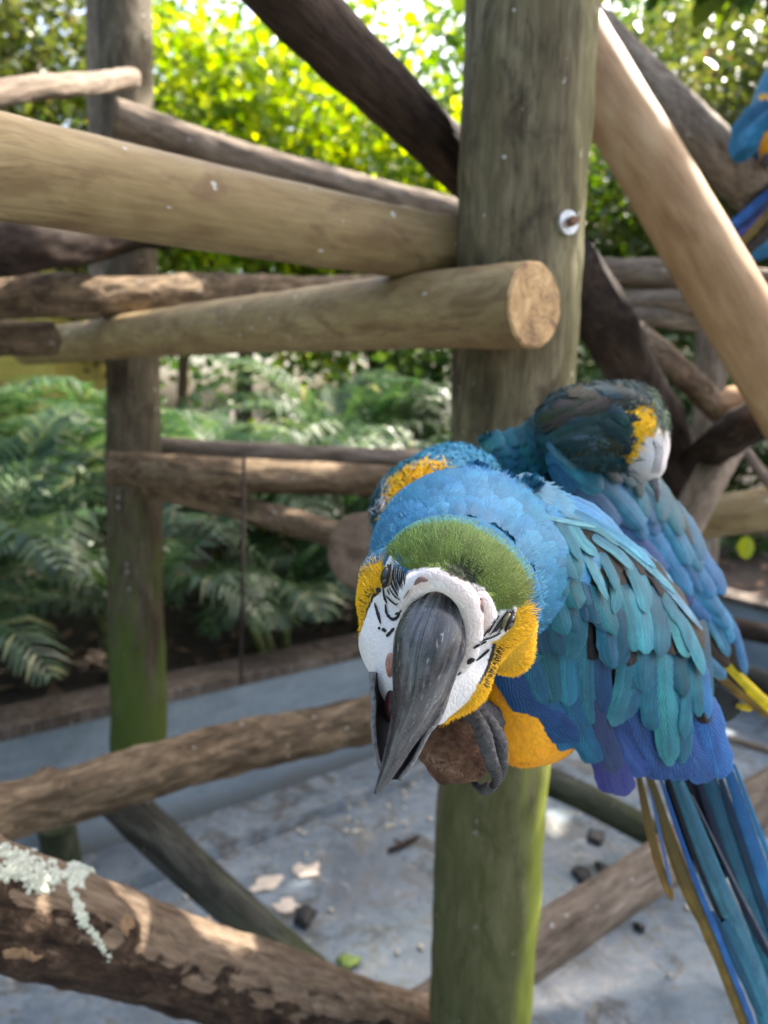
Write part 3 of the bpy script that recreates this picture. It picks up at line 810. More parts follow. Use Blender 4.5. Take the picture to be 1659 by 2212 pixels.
# unseen leaf clumps added in the sun's path to shade birds and logs
shade = []
for (x, y, d) in ((985, 1230, .31), (900, 1300, .30), (1080, 1300, .32), (940, 1500, .28), (1020, 1060, .40), (1120, 1060, .43), (1200, 1150, .42), (1200, 1350, .41), (1330, 1250, .45), (1330, 1450, .43), (1450, 1400, .46), (1450, 1600, .46),
                  (1300, 880, .53), (1390, 950, .53), (1200, 980, .57), (1400, 1120, .56), (1500, 1280, .58), (1110, 1560, .42), (1560, 1900, .53), (900, 1040, .47), (1000, 1640, .36), (1100, 300, .75), (1100, 900, .80), (1050, 1900, .9), (500, 450, .65), (800, 520, .75), (1100, 640, .66)):
    p = P(x, y, d); q = p + SUN * ((3.55 - p[2]) / SUN[2])
    shade.append(q + rng.normal(size=(46, 3)) * np.array([.10, .10, .16]))
tree('broad shade tree spreading over the frame from the right', (4.6, 2.6, GZ), (2.45, 3.35, 3.75), (1.85, 1.85, .5), 340, 46, .22, .16, LF_MID, trunk_r=.16, keep=keep_frame, extra=np.vstack(shade), nlimb=16, shell=.1)

# ------------------------------------------------------------------ palms
def palm(label, base, nf, length, lean=.0, spread=1.0, seed=0, nl=26, aim=None, name='palm'):
    rs = np.random.default_rng(100 + seed)
    base = np.asarray(base, float)
    root = empty(name, base); tag(root, label, 'palm', 'feathery palms behind the tank wall')
    for s in range(3):
        off = np.array([rs.uniform(-.07, .07), rs.uniform(-.07, .07), 0])
        V, F = tube_arrays([base + off, base + off + np.array([off[0], off[1], length * .35])], [.022, .014], 8)
        mesh_np('stem', V, F, PALMSTEM, root)
    for k in range(nf):
        az = 2 * math.pi * (k + rs.uniform(-.3, .3)) / nf if aim is None else rs.normal(aim, 1.0)
        el = math.radians(rs.uniform(42, 82)); Lf = length * rs.uniform(.75, 1.15)
        h = np.array([math.cos(az), math.sin(az), 0]); z = np.array([0, 0, 1.0])
        n = 14; pts = [base + np.array([0, 0, length * .22])]; ang = el; droop = math.radians(rs.uniform(95, 150)) * spread
        for i in range(n - 1):
            pts.append(pts[-1] + (h * math.cos(ang) + z * math.sin(ang)) * Lf / (n - 1)); ang -= droop / (n - 1) * (i / n + .35)
        pts = np.array(pts)
        V, F = tube_arrays(pts, np.linspace(.008, .0018, n), 5, cap=False)
        V = V.tolist(); nq = len(F); rv = [.75] * nq
        side = np.cross(h, z)
        for i in range(nl):
            t = .22 + .78 * i / (nl - 1); f_ = t * (n - 1); j = min(n - 2, int(f_)); fr = f_ - j
            p = pts[j] * (1 - fr) + pts[j + 1] * fr; tg = pts[j + 1] - pts[j]; tg /= np.linalg.norm(tg)
            up = np.cross(side, tg)
            ll = length * .27 * (math.sin(math.pi * min(1, .18 + .8 * t)) ** .6) * rs.uniform(.85, 1.15); w = .011 * length
            for sg in (-1, 1):
                d0 = side * sg * .78 + tg * .62 + up * .12; d0 /= np.linalg.norm(d0)
                d1 = d0 + np.array([0, 0, -.75 * rs.uniform(.5, 1.3)]); d1 /= np.linalg.norm(d1)
                p1 = p + d0 * ll * .5; p2 = p1 + d1 * ll * .5
                wv = np.cross(d0, up + 1e-4); wv /= np.linalg.norm(wv)
                i0 = len(V)
                V += [(p + wv * w * .3).tolist(), (p - wv * w * .3).tolist(), (p1 + wv * w).tolist(), (p1 - wv * w).tolist(), (p2 + wv * w * .12).tolist(), (p2 - wv * w * .12).tolist()]
                F += [(i0, i0 + 2, i0 + 3, i0 + 1), (i0 + 2, i0 + 4, i0 + 5, i0 + 3)]
                q = float(np.clip(rs.normal(.45, .22), 0, 1)); rv += [q, q]
        mesh_np('frond', np.array(V), F, LF_PALM, root, smooth=False, frnd=rv)
    return root
PALMS = [((-2.15, 3.35), 13, 1.05, 'feathery palm arching over the tank wall at the far left'), ((-1.35, 3.05), 12, .85, 'low palm with drooping fronds left of the left post'),
         ((-.72, 3.35), 13, .95, 'palm with spreading fronds just right of the left post'), ((-.18, 3.5), 11, .8, 'low palm beside the thin hanging rod'),
         ((-2.9, 4.5), 13, .95, 'taller palm in front of the yellow building'), ((-1.6, 4.6), 13, 1.3, 'dark tall palm behind the left post'),
         ((-.3, 4.9), 14, 1.4, 'palm with shiny fronds under the sawn tan log'), ((.7, 5.0), 13, 1.3, 'palm directly left of the mossy post'),
         ((.55, 3.9), 10, .85, 'small palm behind the grey weathered rail'), ((1.7, 5.2), 12, 1.2, 'palm behind the branches on the right'), ((2.9, 4.9), 12, 1.2, 'palm at the right beyond the tank')]
wl_pt = lambda s, o: tuple(CORNER - dl * s + nl * o)
PALMS += [(wl_pt(s, o), nf, ln, lb) for s, o, nf, ln, lb in (
    (3.05, .34, 11, .62, 'low palm leaning on the wall beyond the left post'), (2.45, .40, 12, .66, 'bushy low palm against the wall left of the left post'), (1.95, .34, 12, .60, 'small grey-green palm against the wall between post and rod'),
    (1.55, .42, 12, .62, 'small palm with pale drooping fronds behind the rod'), (1.1, .36, 11, .58, 'small palm against the wall behind the front macaw'), (.55, .5, 11, .7, 'palm near the tank corner'), (2.75, .95, 13, .9, 'full palm in the second row left of the left post'), (1.75, 1.0, 13, .95, 'full palm in the second row behind the rod'), (1.15, .95, 13, .95, 'full palm in the second row behind the branch under the rail'))]
for i, ((x, y), nf, ln, lb) in enumerate(PALMS): palm(lb, (x, y, GZ), nf, ln, seed=i)

# low ground-cover and leaf litter
def scatter(n, xr, yr):
    p = np.column_stack([rng.uniform(*xr, n), rng.uniform(*yr, n)])
    dL = (p - CORNER) @ nl; dR = (p - CORNER) @ nr
    return p[((dL > .2) | (dR > .2))]
p = scatter(2600, (-3.6, 3.5), (1.8, 6.5)); z = np.full((len(p), 1), GZ + .012)
n = len(p); a = rng.uniform(0, 6.28, n); s = rng.uniform(.025, .07, n)[:, None]
d = np.column_stack([np.cos(a), np.sin(a), rng.uniform(-.1, .35, n)]); e = np.column_stack([-np.sin(a), np.cos(a), rng.uniform(-.3, .3, n)])
c = np.hstack([p, z])
V = np.stack([c - d * s, c - e * s * .4, c + d * s, c + e * s * .4], axis=1).reshape(-1, 3); V[:, 2] = np.maximum(V[:, 2], GZ + .004)
Q = np.arange(len(V)).reshape(-1, 4)
LITM = leaf_mat('dry_leaf', [(.0, (.035, .02, .012)), (.6, (.09, .05, .03)), (1.0, (.26, .15, .09))], .1, .8, 1.0)
tag(mesh_np('leaf_litter', V, Q, LITM, smooth=False, frnd=rng.uniform(0, 1, n)), 'dry brown leaf litter on the soil behind the tank wall', 'leaf litter', kind='stuff')
p = scatter(70, (-3.2, 3.0), (2.2, 5.5)); cc = np.vstack([np.array([x, y, GZ + .08]) + rng.normal(size=(16, 3)) * np.array([.07, .07, .05]) for x, y in p])
cc[:, 2] = np.maximum(cc[:, 2], GZ + .05)
V, Q, rv = leaf_cloud(cc, .9, .09)
tag(mesh_np('ground_cover', V, Q, LF_DARK, smooth=False, frnd=rv), 'low green ground-cover plants on the soil', 'plants', kind='stuff')
# single bright leaf on the right
gl = P(1614, 1180, 2.3)
V, Q, rv = leaf_cloud(gl[None, :], .2, .075, .5)
V = np.array([gl + RGT * a_ + UPV * b_ + FWD * c_ for a_, b_, c_ in ((0, .034, 0), (.022, .018, .006), (.029, -.008, .008), (.012, -.034, .0), (-.004, -.042, 0), (-.02, -.03, .006), (-.03, -.004, .008), (-.02, .022, .005))])
tag(mesh_np('leaf', V, [tuple(range(8))[::-1]], LF_BRIGHT, smooth=False, frnd=[.7]), 'single bright lime-green leaf under the pale straight log', 'leaf')
# ------------------------------------------------------------------ bird tools
def smin(a, b, k):
    h = np.clip(.5 + .5 * (b - a) / k, 0, 1)
    return b * (1 - h) + a * h - k * h * (1 - h)

class Sdf:
    """smooth union of round cones given as (px, py, d, r_px) ends"""
    def __init__(self): self.pr = []
    def cone(self, a, b=None, k=.008):
        b = b or a
        pa, pb = P(*a[:3]), P(*b[:3])
        self.pr.append((pa, pb, a[3] * a[2] / FPX, b[3] * b[2] / FPX, k)); return self
    def world(self, pa, pb, ra, rb, k=.008):
        self.pr.append((np.asarray(pa, float), np.asarray(pb, float), ra, rb, k)); return self
    def __call__(self, q):
        d = None
        for (a, b, ra, rb, k) in self.pr:
            ab = b - a; l2 = ab @ ab
            pa = q - a
            t = np.clip((pa @ ab) / l2, 0, 1) if l2 > 1e-12 else np.zeros(q.shape[:-1])
            x = np.linalg.norm(pa - t[..., None] * ab, axis=-1) - (ra + (rb - ra) * t)
            d = x if d is None else smin(d, x, k)
        return d
    def bounds(self, m=.012):
        lo = np.min([np.minimum(p[0] - p[2], p[1] - p[3]) for p in self.pr], axis=0) - m
        hi = np.max([np.maximum(p[0] + p[2], p[1] + p[3]) for p in self.pr], axis=0) + m
        return lo, hi
    def normal(self, q, e=4e-4):
        g = np.stack([self(q + np.eye(3)[i] * e) - self(q - np.eye(3)[i] * e) for i in range(3)], axis=-1)
        return g / (np.linalg.norm(g, axis=-1)[..., None] + 1e-9)
    def hit(self, x, y, d0=.15, off=0.0):
        """distance along the optical axis where the pixel ray meets the surface (closest approach if it misses)"""
        x = np.asarray(x, float); y = np.asarray(y, float)
        ray = P(x, y, np.ones_like(x)) - CAM_POS; rl = np.linalg.norm(ray, axis=-1)
        d = np.full(x.shape, d0); best = d.copy(); bv = np.full(x.shape, 9.0)
        for _ in range(60):
            s = self(CAM_POS + ray * d[..., None]) - off
            up = np.abs(s) < bv; best = np.where(up, d, best); bv = np.where(up, np.abs(s), bv)
            d = d + np.clip(s, -.01, .05) / rl * .9
        return best

def surface_nets(f, lo, hi, h):
    n = np.ceil((hi - lo) / h).astype(int) + 1
    ax = [lo[i] + np.arange(n[i]) * h for i in range(3)]
    X = np.stack(np.meshgrid(*ax, indexing='ij'), axis=-1)
    val = np.empty(n)
    for i in range(n[0]): val[i] = f(X[i])
    ins = val < 0
    cnt = sum(ins[a:n[0] - 1 + a, b:n[1] - 1 + b, c:n[2] - 1 + c].astype(np.int8) for a in (0, 1) for b in (0, 1) for c in (0, 1))
    act = (cnt > 0) & (cnt < 8)
    idx = np.full(act.shape, -1, int); cells = np.argwhere(act); idx[act] = np.arange(len(cells))
    acc = np.zeros((len(cells), 3)); num = np.zeros(len(cells))
    cor = [(a, b, c) for a in (0, 1) for b in (0, 1) for c in (0, 1)]
    for i, a in enumerate(cor):
        for b in cor[i + 1:]:
            if sum(abs(a[k] - b[k]) for k in range(3)) != 1: continue
            va = val[tuple((cells + a).T)]; vb = val[tuple((cells + b).T)]
            m = (va < 0) != (vb < 0); t = np.where(m, va / (va - vb + 1e-20), 0)
            p = np.array(a) + t[:, None] * (np.array(b) - np.array(a))
            acc[m] += p[m]; num[m] += 1
    V = lo + (cells + acc / num[:, None]) * h
    Q = []
    for axis in range(3):
        o1, o2 = (axis + 1) % 3, (axis + 2) % 3
        sl = [slice(None)] * 3; sl2 = [slice(None)] * 3
        sl[axis] = slice(0, n[axis] - 1); sl2[axis] = slice(1, n[axis])
        A, Bv = ins[tuple(sl)], ins[tuple(sl2)]
        e = np.argwhere(A != Bv)
        e = e[(e[:, o1] > 0) & (e[:, o2] > 0) & (e[:, o1] < n[o1] - 1) & (e[:, o2] < n[o2] - 1)]
        flip = A[tuple(e.T)]
        def cell(d1, d2):
            c = e.copy(); c[:, o1] -= d1; c[:, o2] -= d2; return idx[tuple(c.T)]
        q = np.stack([cell(1, 1), cell(0, 1), cell(0, 0), cell(1, 0)], axis=1)
        q = np.where(flip[:, None], q, q[:, ::-1])
        Q.append(q)
    Q = np.vstack(Q); Q = Q[(Q >= 0).all(axis=1)]
    return V, Q

def skin_mat():
    m, nt, N, L, B = new_mat('bird_skin')
    at = nd(N, 'ShaderNodeAttribute', attribute_name='Col')
    tc = nd(N, 'ShaderNodeTexCoord').outputs['Object']
    n = noise_n(N, L, tc, 900, 3, .6); v = nd(N, 'ShaderNodeTexVoronoi', feature='DISTANCE_TO_EDGE'); v.inputs['Scale'].default_value = 420
    dis = noise_n(N, L, tc, 260, 2, .5)
    L.new(mapping(N, L, tc, (1, 1.5, .8)), v.inputs['Vector'])
    c = mixc(N, L, .35, at.outputs['Color'], mixc(N, L, n, (.75, .72, .72), (1.15, 1.15, 1.15)), 'MULTIPLY')
    L.new(c, B.inputs['Base Color']); B.inputs['Roughness'].default_value = .6
    B.inputs['Specular IOR Level'].default_value = .3
    bump(N, L, mth(N, L, 'ADD', mapr(N, L, v.outputs['Distance'], 0, .25), mth(N, L, 'MULTIPLY', dis, 1.2)), B, .35, .0006)
    return m
def plume_mat():
    m, nt, N, L, B = new_mat('plumage')
    at = nd(N, 'ShaderNodeAttribute', attribute_name='Col')
    L.new(at.outputs['Color'], B.inputs['Base Color']); B.inputs['Roughness'].default_value = .55
    B.inputs['Specular IOR Level'].default_value = .25
    return m
def mix_uvo(N, L, uv, oi):
    a = nd(N, 'ShaderNodeVectorMath', operation='ADD'); s_ = nd(N, 'ShaderNodeVectorMath', operation='SCALE'); cb = nd(N, 'ShaderNodeCombineXYZ')
    for i in range(3): L.new(oi.outputs['Random'], cb.inputs[i])
    L.new(cb.outputs[0], s_.inputs[0]); s_.inputs['Scale'].default_value = 23.0
    L.new(uv, a.inputs[0]); L.new(s_.outputs[0], a.inputs[1]); return a.outputs[0]
def feather_mat(nm='feather', vane=.42, root=.75):
    m, nt, N, L, B = new_mat(nm)
    oi = nd(N, 'ShaderNodeObjectInfo')
    uv = nd(N, 'ShaderNodeTexCoord').outputs['UV']
    sx = nd(N, 'ShaderNodeSeparateXYZ'); L.new(uv, sx.inputs[0])
    u, v = sx.outputs['X'], sx.outputs['Y']
    au = mth(N, L, 'ABSOLUTE', mth(N, L, 'SUBTRACT', u, .5))
    # barbs run obliquely off the shaft
    ph = mth(N, L, 'ADD', mth(N, L, 'MULTIPLY', v, 120.0), mth(N, L, 'MULTIPLY', au, -60.0))
    tc = nd(N, 'ShaderNodeTexCoord').outputs['Object']
    wob = noise_n(N, L, tc, 160, 3, .6)
    ph = mth(N, L, 'ADD', ph, mth(N, L, 'MULTIPLY', wob, 9.0))
    barb = mth(N, L, 'ADD', mth(N, L, 'MULTIPLY', mth(N, L, 'SINE', ph), .5), .5)
    streak = noise_n(N, L, mapping(N, L, mix_uvo(N, L, uv, oi), (14, 2.2, 1)), 1.0, 4, .65, .5)
    big = noise_n(N, L, tc, 55, 3, .55)
    k = mth(N, L, 'ADD', mth(N, L, 'MULTIPLY', barb, .16), mth(N, L, 'ADD', mth(N, L, 'MULTIPLY', streak, .5), mth(N, L, 'MULTIPLY', big, .5)))
    r = ramp(N, [(.42, (.42, .44, .50)), (.58, (.95, .95, .97)), (.76, (1.75, 1.6, 1.45))]); L.new(k, r.inputs[0])
    c = mixc(N, L, 1.0, oi.outputs['Color'], r.outputs[0], 'MULTIPLY')
    # one vane is deeper in colour than the other, the naturally dark root is deepened as painted shade
    c = mixc(N, L, mapr(N, L, u, .46, .54, vane, 0), c, mixc(N, L, 1.0, oi.outputs['Color'], (.30, .42, .62), 'MULTIPLY'))
    c = mixc(N, L, mapr(N, L, v, .05, .75, root, 0), c, mixc(N, L, 1.0, oi.outputs['Color'], (.28, .36, .50), 'MULTIPLY'))
    edge = mapr(N, L, au, .43, .495, 0, .5)
    c = mixc(N, L, edge, c, mixc(N, L, 1.0, oi.outputs['Color'], (1.9, 1.6, 1.45), 'MULTIPLY'))
    shaft = mapr(N, L, au, .035, .012, 0, .55)
    c = mixc(N, L, shaft, c, mixc(N, L, .6, oi.outputs['Color'], (.02, .025, .035)))
    L.new(c, B.inputs['Base Color'])
    B.inputs['Roughness'].default_value = .42; B.inputs['Specular IOR Level'].default_value = .14
    bump(N, L, mth(N, L, 'ADD', barb, mth(N, L, 'MULTIPLY', shaft, 2.0)), B, .5, .0004)
    return m
SKINM, PLUMEM, FEATHM = skin_mat(), plume_mat(), feather_mat()
SOFTM = feather_mat('soft_feather', .08, .35)

def feather(path, w, depth, off0, off1, col, parent, name='feather', camber=.36, tip=.3, base_w=.5, na=15, nc=7, curl=0.0, fray=.05, mat=None):
    """path: pixel polyline (base to tip); w: full width in pixels; depth(x, y) -> distance; off: metres lifted towards the camera at base / tip"""
    c = spline(np.array(path, float), na)
    tg = np.gradient(c, axis=0); tg /= np.linalg.norm(tg, axis=1)[:, None] + 1e-9
    nn = np.stack([-tg[:, 1], tg[:, 0]], axis=1)
    v = np.linspace(0, 1, na)
    hw = np.minimum(1, base_w + (1 - base_w) * np.minimum(1, v / .35) ** .7)
    tt = np.clip((v - (1 - tip)) / tip, 0, 1)
    hw = hw * np.maximum(.05, 1 - tt ** 3.2) ** .55 * w / 2
    s = np.linspace(-1, 1, nc)
    jit = 1 + np.random.default_rng(int(abs(c[0, 0] * 31 + c[-1, 1] * 17)) % 99991).normal(0, fray, (na, nc)) * (np.abs(s)[None] > .9)
    X = c[:, 0][:, None] + nn[:, 0][:, None] * hw[:, None] * s[None] * jit
    Y = c[:, 1][:, None] + nn[:, 1][:, None] * hw[:, None] * s[None] * jit
    D = depth(X, Y)
    mm = w / 2 * float(np.mean(D)) / FPX
    D = D - (off0 + (off1 - off0) * v)[:, None] + camber * mm * (s ** 2)[None] * (hw / (w / 2))[:, None] - curl * (v ** 3)[:, None]
    V = P(X, Y, D).reshape(-1, 3)
    F = []
    for i in range(na - 1):
        for j in range(nc - 1):
            a = i * nc + j; F.append((a, a + 1, a + nc + 1, a + nc))
    U = np.stack([np.broadcast_to((s * .5 + .5)[None], X.shape), np.broadcast_to(v[:, None], X.shape)], axis=-1).reshape(-1, 2)
    o = mesh_np(name, V, F, mat or FEATHM, parent, uvs=U, loc=V[nc // 2])
    if col[2] > col[0] * 1.6: col = np.array(col) * np.array([.80, .78, .80])
    o.color = (*[max(0, float(q)) for q in col], 1)
    return o

def fuzzy_feather(b, e, w, depth, off0, off1, col, parent, name, n=170, camber=.2, con=1.0):
    """a soft contour feather made of its single barbs, fringed along the rounded edge"""
    b = np.array(b, float); e = np.array(e, float); ax = e - b; ln = np.linalg.norm(ax); ax /= ln; sd = np.array([-ax[1], ax[0]])
    t = rng.uniform(-.15, .80, n); s = rng.choice([-1, 1], n) * rng.random(n) ** .8
    v1 = np.clip(t + .28 + .12 * rng.random(n), 0, 1.04)
    prof = np.sqrt(np.clip(1 - (np.clip(v1, .4, 1.08) - .4) ** 2 / .47, 0, 1)) * w / 2 * rng.uniform(.9, 1.12, n)
    p0 = b + ax * (t * ln)[:, None] + sd * (s * w * .10)[:, None]
    p2 = b + ax * (v1 * ln)[:, None] + sd * (s * prof)[:, None]
    p1 = (p0 + p2) / 2 + sd * (s * w * .06)[:, None]
    pts = np.stack([p0, p1, p2], axis=1)
    tg = pts[:, 2] - pts[:, 0]; tg /= np.linalg.norm(tg, axis=1)[:, None] + 1e-9; nn = np.stack([-tg[:, 1], tg[:, 0]], axis=1)
    hw = np.array([2.3, 2.6, .5])[None] * rng.uniform(.7, 1.2, (n, 1))
    Vx = []
    for sg in (-1, 1):
        q = pts + sg * nn[:, None, :] * hw[..., None]; Vx.append(q)
    q = np.stack(Vx, axis=2).reshape(n * 6, 2)
    vv = ((q - b) @ ax) / ln; ss = ((q - b) @ sd) / (w / 2)
    D = depth(q[:, 0], q[:, 1]); mm = w / 2 * float(np.mean(D)) / FPX
    D = D - (off0 + (off1 - off0) * np.clip(vv, 0, 1)) + camber * mm * ss ** 2 + rng.normal(0, .00012, len(D))
    V = P(q[:, 0], q[:, 1], D)
    bs = (np.arange(n) * 6)[:, None]
    Q = np.concatenate([bs + np.array([[0, 1, 3, 2]]), bs + np.array([[2, 3, 5, 4]])], axis=1).reshape(-1, 4)
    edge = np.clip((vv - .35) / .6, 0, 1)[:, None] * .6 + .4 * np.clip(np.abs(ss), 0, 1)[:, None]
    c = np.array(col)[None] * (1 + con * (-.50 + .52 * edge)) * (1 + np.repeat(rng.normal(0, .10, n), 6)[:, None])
    o = mesh_np(name, V, Q, PLUMEM, parent, cols=np.clip(c, 0, 1)); return o

def vary(col, amt=.12):
    k = 1 + random.gauss(0, amt); return [max(.002, c * k * (1 + random.gauss(0, amt * .5))) for c in col]
def lerp_poly(poly, t):
    p = np.array(poly, float); seg = np.linalg.norm(np.diff(p, axis=0), axis=1); cum = np.concatenate([[0], np.cumsum(seg)]) / seg.sum()
    return np.array([np.interp(t, cum, p[:, 0]), np.interp(t, cum, p[:, 1])])
def feather_row(base, tips, n, w, depth, off, cols, parent, jit=5, bow=.06, lift=.0012, order=1, drop=.0008, **kw):
    """a row of overlapping feathers: cols = list of colours along the row"""
    for i in range(n):
        t = (i + .5) / n + random.uniform(-.25, .25) / n
        t = min(1, max(0, t))
        b = lerp_poly(base, t) + np.array([random.gauss(0, jit), random.gauss(0, jit)])
        e = lerp_poly(tips, t) + np.array([random.gauss(0, jit), random.gauss(0, jit * 1.4)])
        m = (b + e) / 2; dv = e - b; pn = np.array([-dv[1], dv[0]])
        m = m + pn * random.gauss(0, bow)
        f_ = t * (len(cols) - 1); k = min(len(cols) - 2, int(f_)) if len(cols) > 1 else 0
        col = np.array(cols[0]) if len(cols) == 1 else np.array(cols[k]) * (1 - (f_ - k)) + np.array(cols[k + 1]) * (f_ - k)
        ww = (w if not isinstance(w, (list, tuple)) else np.interp(t, np.linspace(0, 1, len(w)), w)) * random.uniform(.85, 1.15)
        o1 = off + .0005 * ((i * 2) % 3) * order
        feather([b, m, e], ww, depth, o1 - drop, o1 + lift, vary(col), parent, **kw)

def blades(pts, nrm, flow, length, width, cols, name, parent, lift=.35, curl=.5):
    """tiny barbs of down: pts Nx3 roots, flow Nx3 direction; 2 quads each"""
    n = len(pts)
    fl = flow - nrm * np.sum(flow * nrm, axis=1)[:, None]; fl += rng.normal(size=fl.shape) * .28
    fl -= nrm * np.sum(fl * nrm, axis=1)[:, None]
    fl /= np.linalg.norm(fl, axis=1)[:, None] + 1e-9
    L_ = (length * rng.uniform(.6, 1.3, n))[:, None]
    lf = (lift * rng.uniform(.4, 1.5, n))[:, None]
    d0 = fl + nrm * lf; d0 /= np.linalg.norm(d0, axis=1)[:, None]
    d1 = d0 - nrm * curl * lf; d1 /= np.linalg.norm(d1, axis=1)[:, None]
    sd = np.cross(d0, nrm + rng.normal(size=(n, 3)) * .5); sd /= np.linalg.norm(sd, axis=1)[:, None] + 1e-9
    W = (np.asarray(width) * rng.uniform(.7, 1.3, n))[:, None]
    p0 = pts - nrm * .0006; p1 = p0 + d0 * L_ * .5; p2 = p1 + d1 * L_ * .5
    V = np.stack([p0 - sd * W * .6, p0 + sd * W * .6, p1 + sd * W, p1 - sd * W, p2 + sd * W * .25, p2 - sd * W * .25], axis=1).reshape(-1, 3)
    b = (np.arange(n) * 6)[:, None]
    Q = np.concatenate([b + np.array([[0, 1, 2, 3]]), b + np.array([[3, 2, 4, 5]])], axis=1).reshape(-1, 4)
    C = np.repeat(np.clip(cols * (1 + rng.normal(0, .14, (n, 1))), 0, 1), 6, axis=0)
    o = mesh_np(name, V, Q, PLUMEM, parent, cols=C, smooth=True); o['kind'] = 'stuff'; return o

def sample_mesh(V, Q, n):
    a = np.linalg.norm(np.cross(V[Q[:, 2]] - V[Q[:, 0]], V[Q[:, 3]] - V[Q[:, 1]]), axis=1); a = a / a.sum()
    q = Q[rng.choice(len(Q), n, p=a)]; s, t = rng.random((2, n))
    return (V[q[:, 0]] * ((1 - s) * (1 - t))[:, None] + V[q[:, 1]] * (s * (1 - t))[:, None] + V[q[:, 2]] * (s * t)[:, None] + V[q[:, 3]] * ((1 - s) * t)[:, None])

C_BLUE = (.028, .18, .34); C_TEAL = (.035, .235, .30); C_TEALG = (.03, .20, .22); C_DEEP = (.012, .075, .24); C_VIOL = (.065, .10, .36)
C_YEL = (.86, .47, .006); C_ORA = (.80, .33, .004); C_GREEN = (.115, .185, .022); C_WHITE = (.74, .72, .72); C_PINK = (.72, .63, .60)
C_BLACK = (.012, .012, .014); C_GOLD = (.17, .105, .022); C_BROWN = (.045, .030, .022); C_LBLUE = (.07, .265, .40)
def cam_dirs(p): # unit vectors from points to the camera
    v = CAM_POS - p; return v / np.linalg.norm(v, axis=-1)[..., None]
BEAKM = None
def beak_mat():
    m, nt, N, L, B = new_mat('beak_horn')
    tc = nd(N, 'ShaderNodeTexCoord').outputs['UV']; ob = nd(N, 'ShaderNodeTexCoord').outputs['Object']
    f1 = noise_n(N, L, mapping(N, L, tc, (13, 1.3, 1)), 1.0, 6, .62, .6); f2 = noise_n(N, L, ob, 120, 6, .7)
    r = ramp(N, [(.40, (.012, .013, .016)), (.5, (.040, .042, .048)), (.60, (.135, .138, .145))])
    L.new(mth(N, L, 'ADD', mth(N, L, 'MULTIPLY', f1, .82), mth(N, L, 'MULTIPLY', f2, .18)), r.inputs[0])
    scr = noise_n(N, L, mapping(N, L, tc, (48, 11, 1)), 1.0, 3, .6, 1.6)
    c = mixc(N, L, mapr(N, L, scr, .60, .67, 0, .7), r.outputs[0], (.33, .33, .32))
    sc2 = noise_n(N, L, mapping(N, L, tc, (14, 26, 1)), 1.0, 4, .7, .8)
    c = mixc(N, L, mapr(N, L, sc2, .68, .74, 0, .6), c, (.38, .37, .33))
    L.new(c, B.inputs['Base Color'])
    L.new(mapr(N, L, f2, .3, .7, .16, .40), B.inputs['Roughness'])
    B.inputs['Specular IOR Level'].default_value = .6
    bump(N, L, mth(N, L, 'ADD', f2, mth(N, L, 'MULTIPLY', scr, .5)), B, .12, .0006)
    return m
BEAKM = beak_mat()
MOUTHM = plain('mouth_dark', (.012, .008, .010), .5, .3, 200); TONGUEM = plain('tongue', (.05, .012, .016), .35, .3, 200)
RIMM = plain('beak_rim', (.16, .16, .17), .6, .5, 500, bmp=.5); FOOTM = plain('foot_scales', (.055, .055, .062), .6, .45, 420, bmp=.8); CLAWM = plain('claw', (.02, .02, .022), .35, .3, 300)
EYEM = plain('eye_iris', (.22, .19, .10), .25, .3, 800); PUPM = plain('eye_pupil', (.006, .006, .007), .06, .2, 50, spec=.9)
# ------------------------------------------------------------------ front macaw
def c1(pts): return [(685.8 + .3307 * x, 1042.3 + .3307 * y) for x, y in pts]
mac = empty('macaw', P(1090, 1640, .44)); tag(mac, 'blue and yellow macaw with green crown bowing its open beak at the camera', 'macaw', 'blue and yellow macaws')

torso = Sdf()
torso.cone((985, 1258, .36, 184), (1000, 1215, .40, 186), .02)          # neck ruff to nape
torso.cone((1000, 1215, .40, 186), (1140, 1262, .45, 178), .02)          # shoulders
torso.cone((1140, 1262, .452, 166), (1290, 1405, .492, 160), .02)         # back
torso.cone((1290, 1405, .492, 156), (1440, 1570, .525, 84), .02)         # rump
torso.cone((1075, 1440, .43, 110), (1150, 1530, .45, 118), .015)         # breast and belly
torso.cone((1110, 1530, .425, 70), (1125, 1605, .428, 46), .012)         # thigh
head = Sdf()
head.cone((985, 1268, .325, 152), None, .01)
head.cone((935, 1245, .318, 112), (1062, 1300, .318, 100), .01)          # crown breadth
head.cone((868, 1300, .326, 84), (858, 1390, .316, 74), .008)            # left cheek
head.cone((858, 1390, .316, 74), (862, 1450, .306, 56), .008)
head.cone((1015, 1400, .318, 66), (985, 1468, .310, 60), .008)          # right cheek
head.cone((985, 1468, .310, 60), (942, 1530, .303, 34), .008)
head.cone((930, 1400, .30, 86), (900, 1470, .302, 76), .008)             # jaw under the beak
head.cone((845, 1300, .332, 70), (838, 1250, .335, 60), .008)            # yellow ear patches
head.cone((1095, 1400, .332, 56), (1105, 1350, .332, 52), .008)
# soft fold round the top of the beak and the nostril swellings
fold = c1([(575, 830), (600, 740), (660, 665), (740, 622), (830, 630), (920, 690), (985, 770), (1015, 880), (1010, 1000), (980, 1110), (940, 1190)])
fd = [.283, .279, .274, .271, .269, .269, .271, .273, .276, .281, .287]
for i in range(len(fold) - 1): head.cone((*fold[i], fd[i] + .0008, 15), (*fold[i + 1], fd[i + 1] + .0008, 15), .0065)
head.cone((*c1([(640, 660)])[0], .283, 26), (*c1([(590, 730)])[0], .288, 22), .004)
head.cone((*c1([(1078, 770)])[0], .283, 21), (*c1([(1105, 870)])[0], .287, 23), .004)

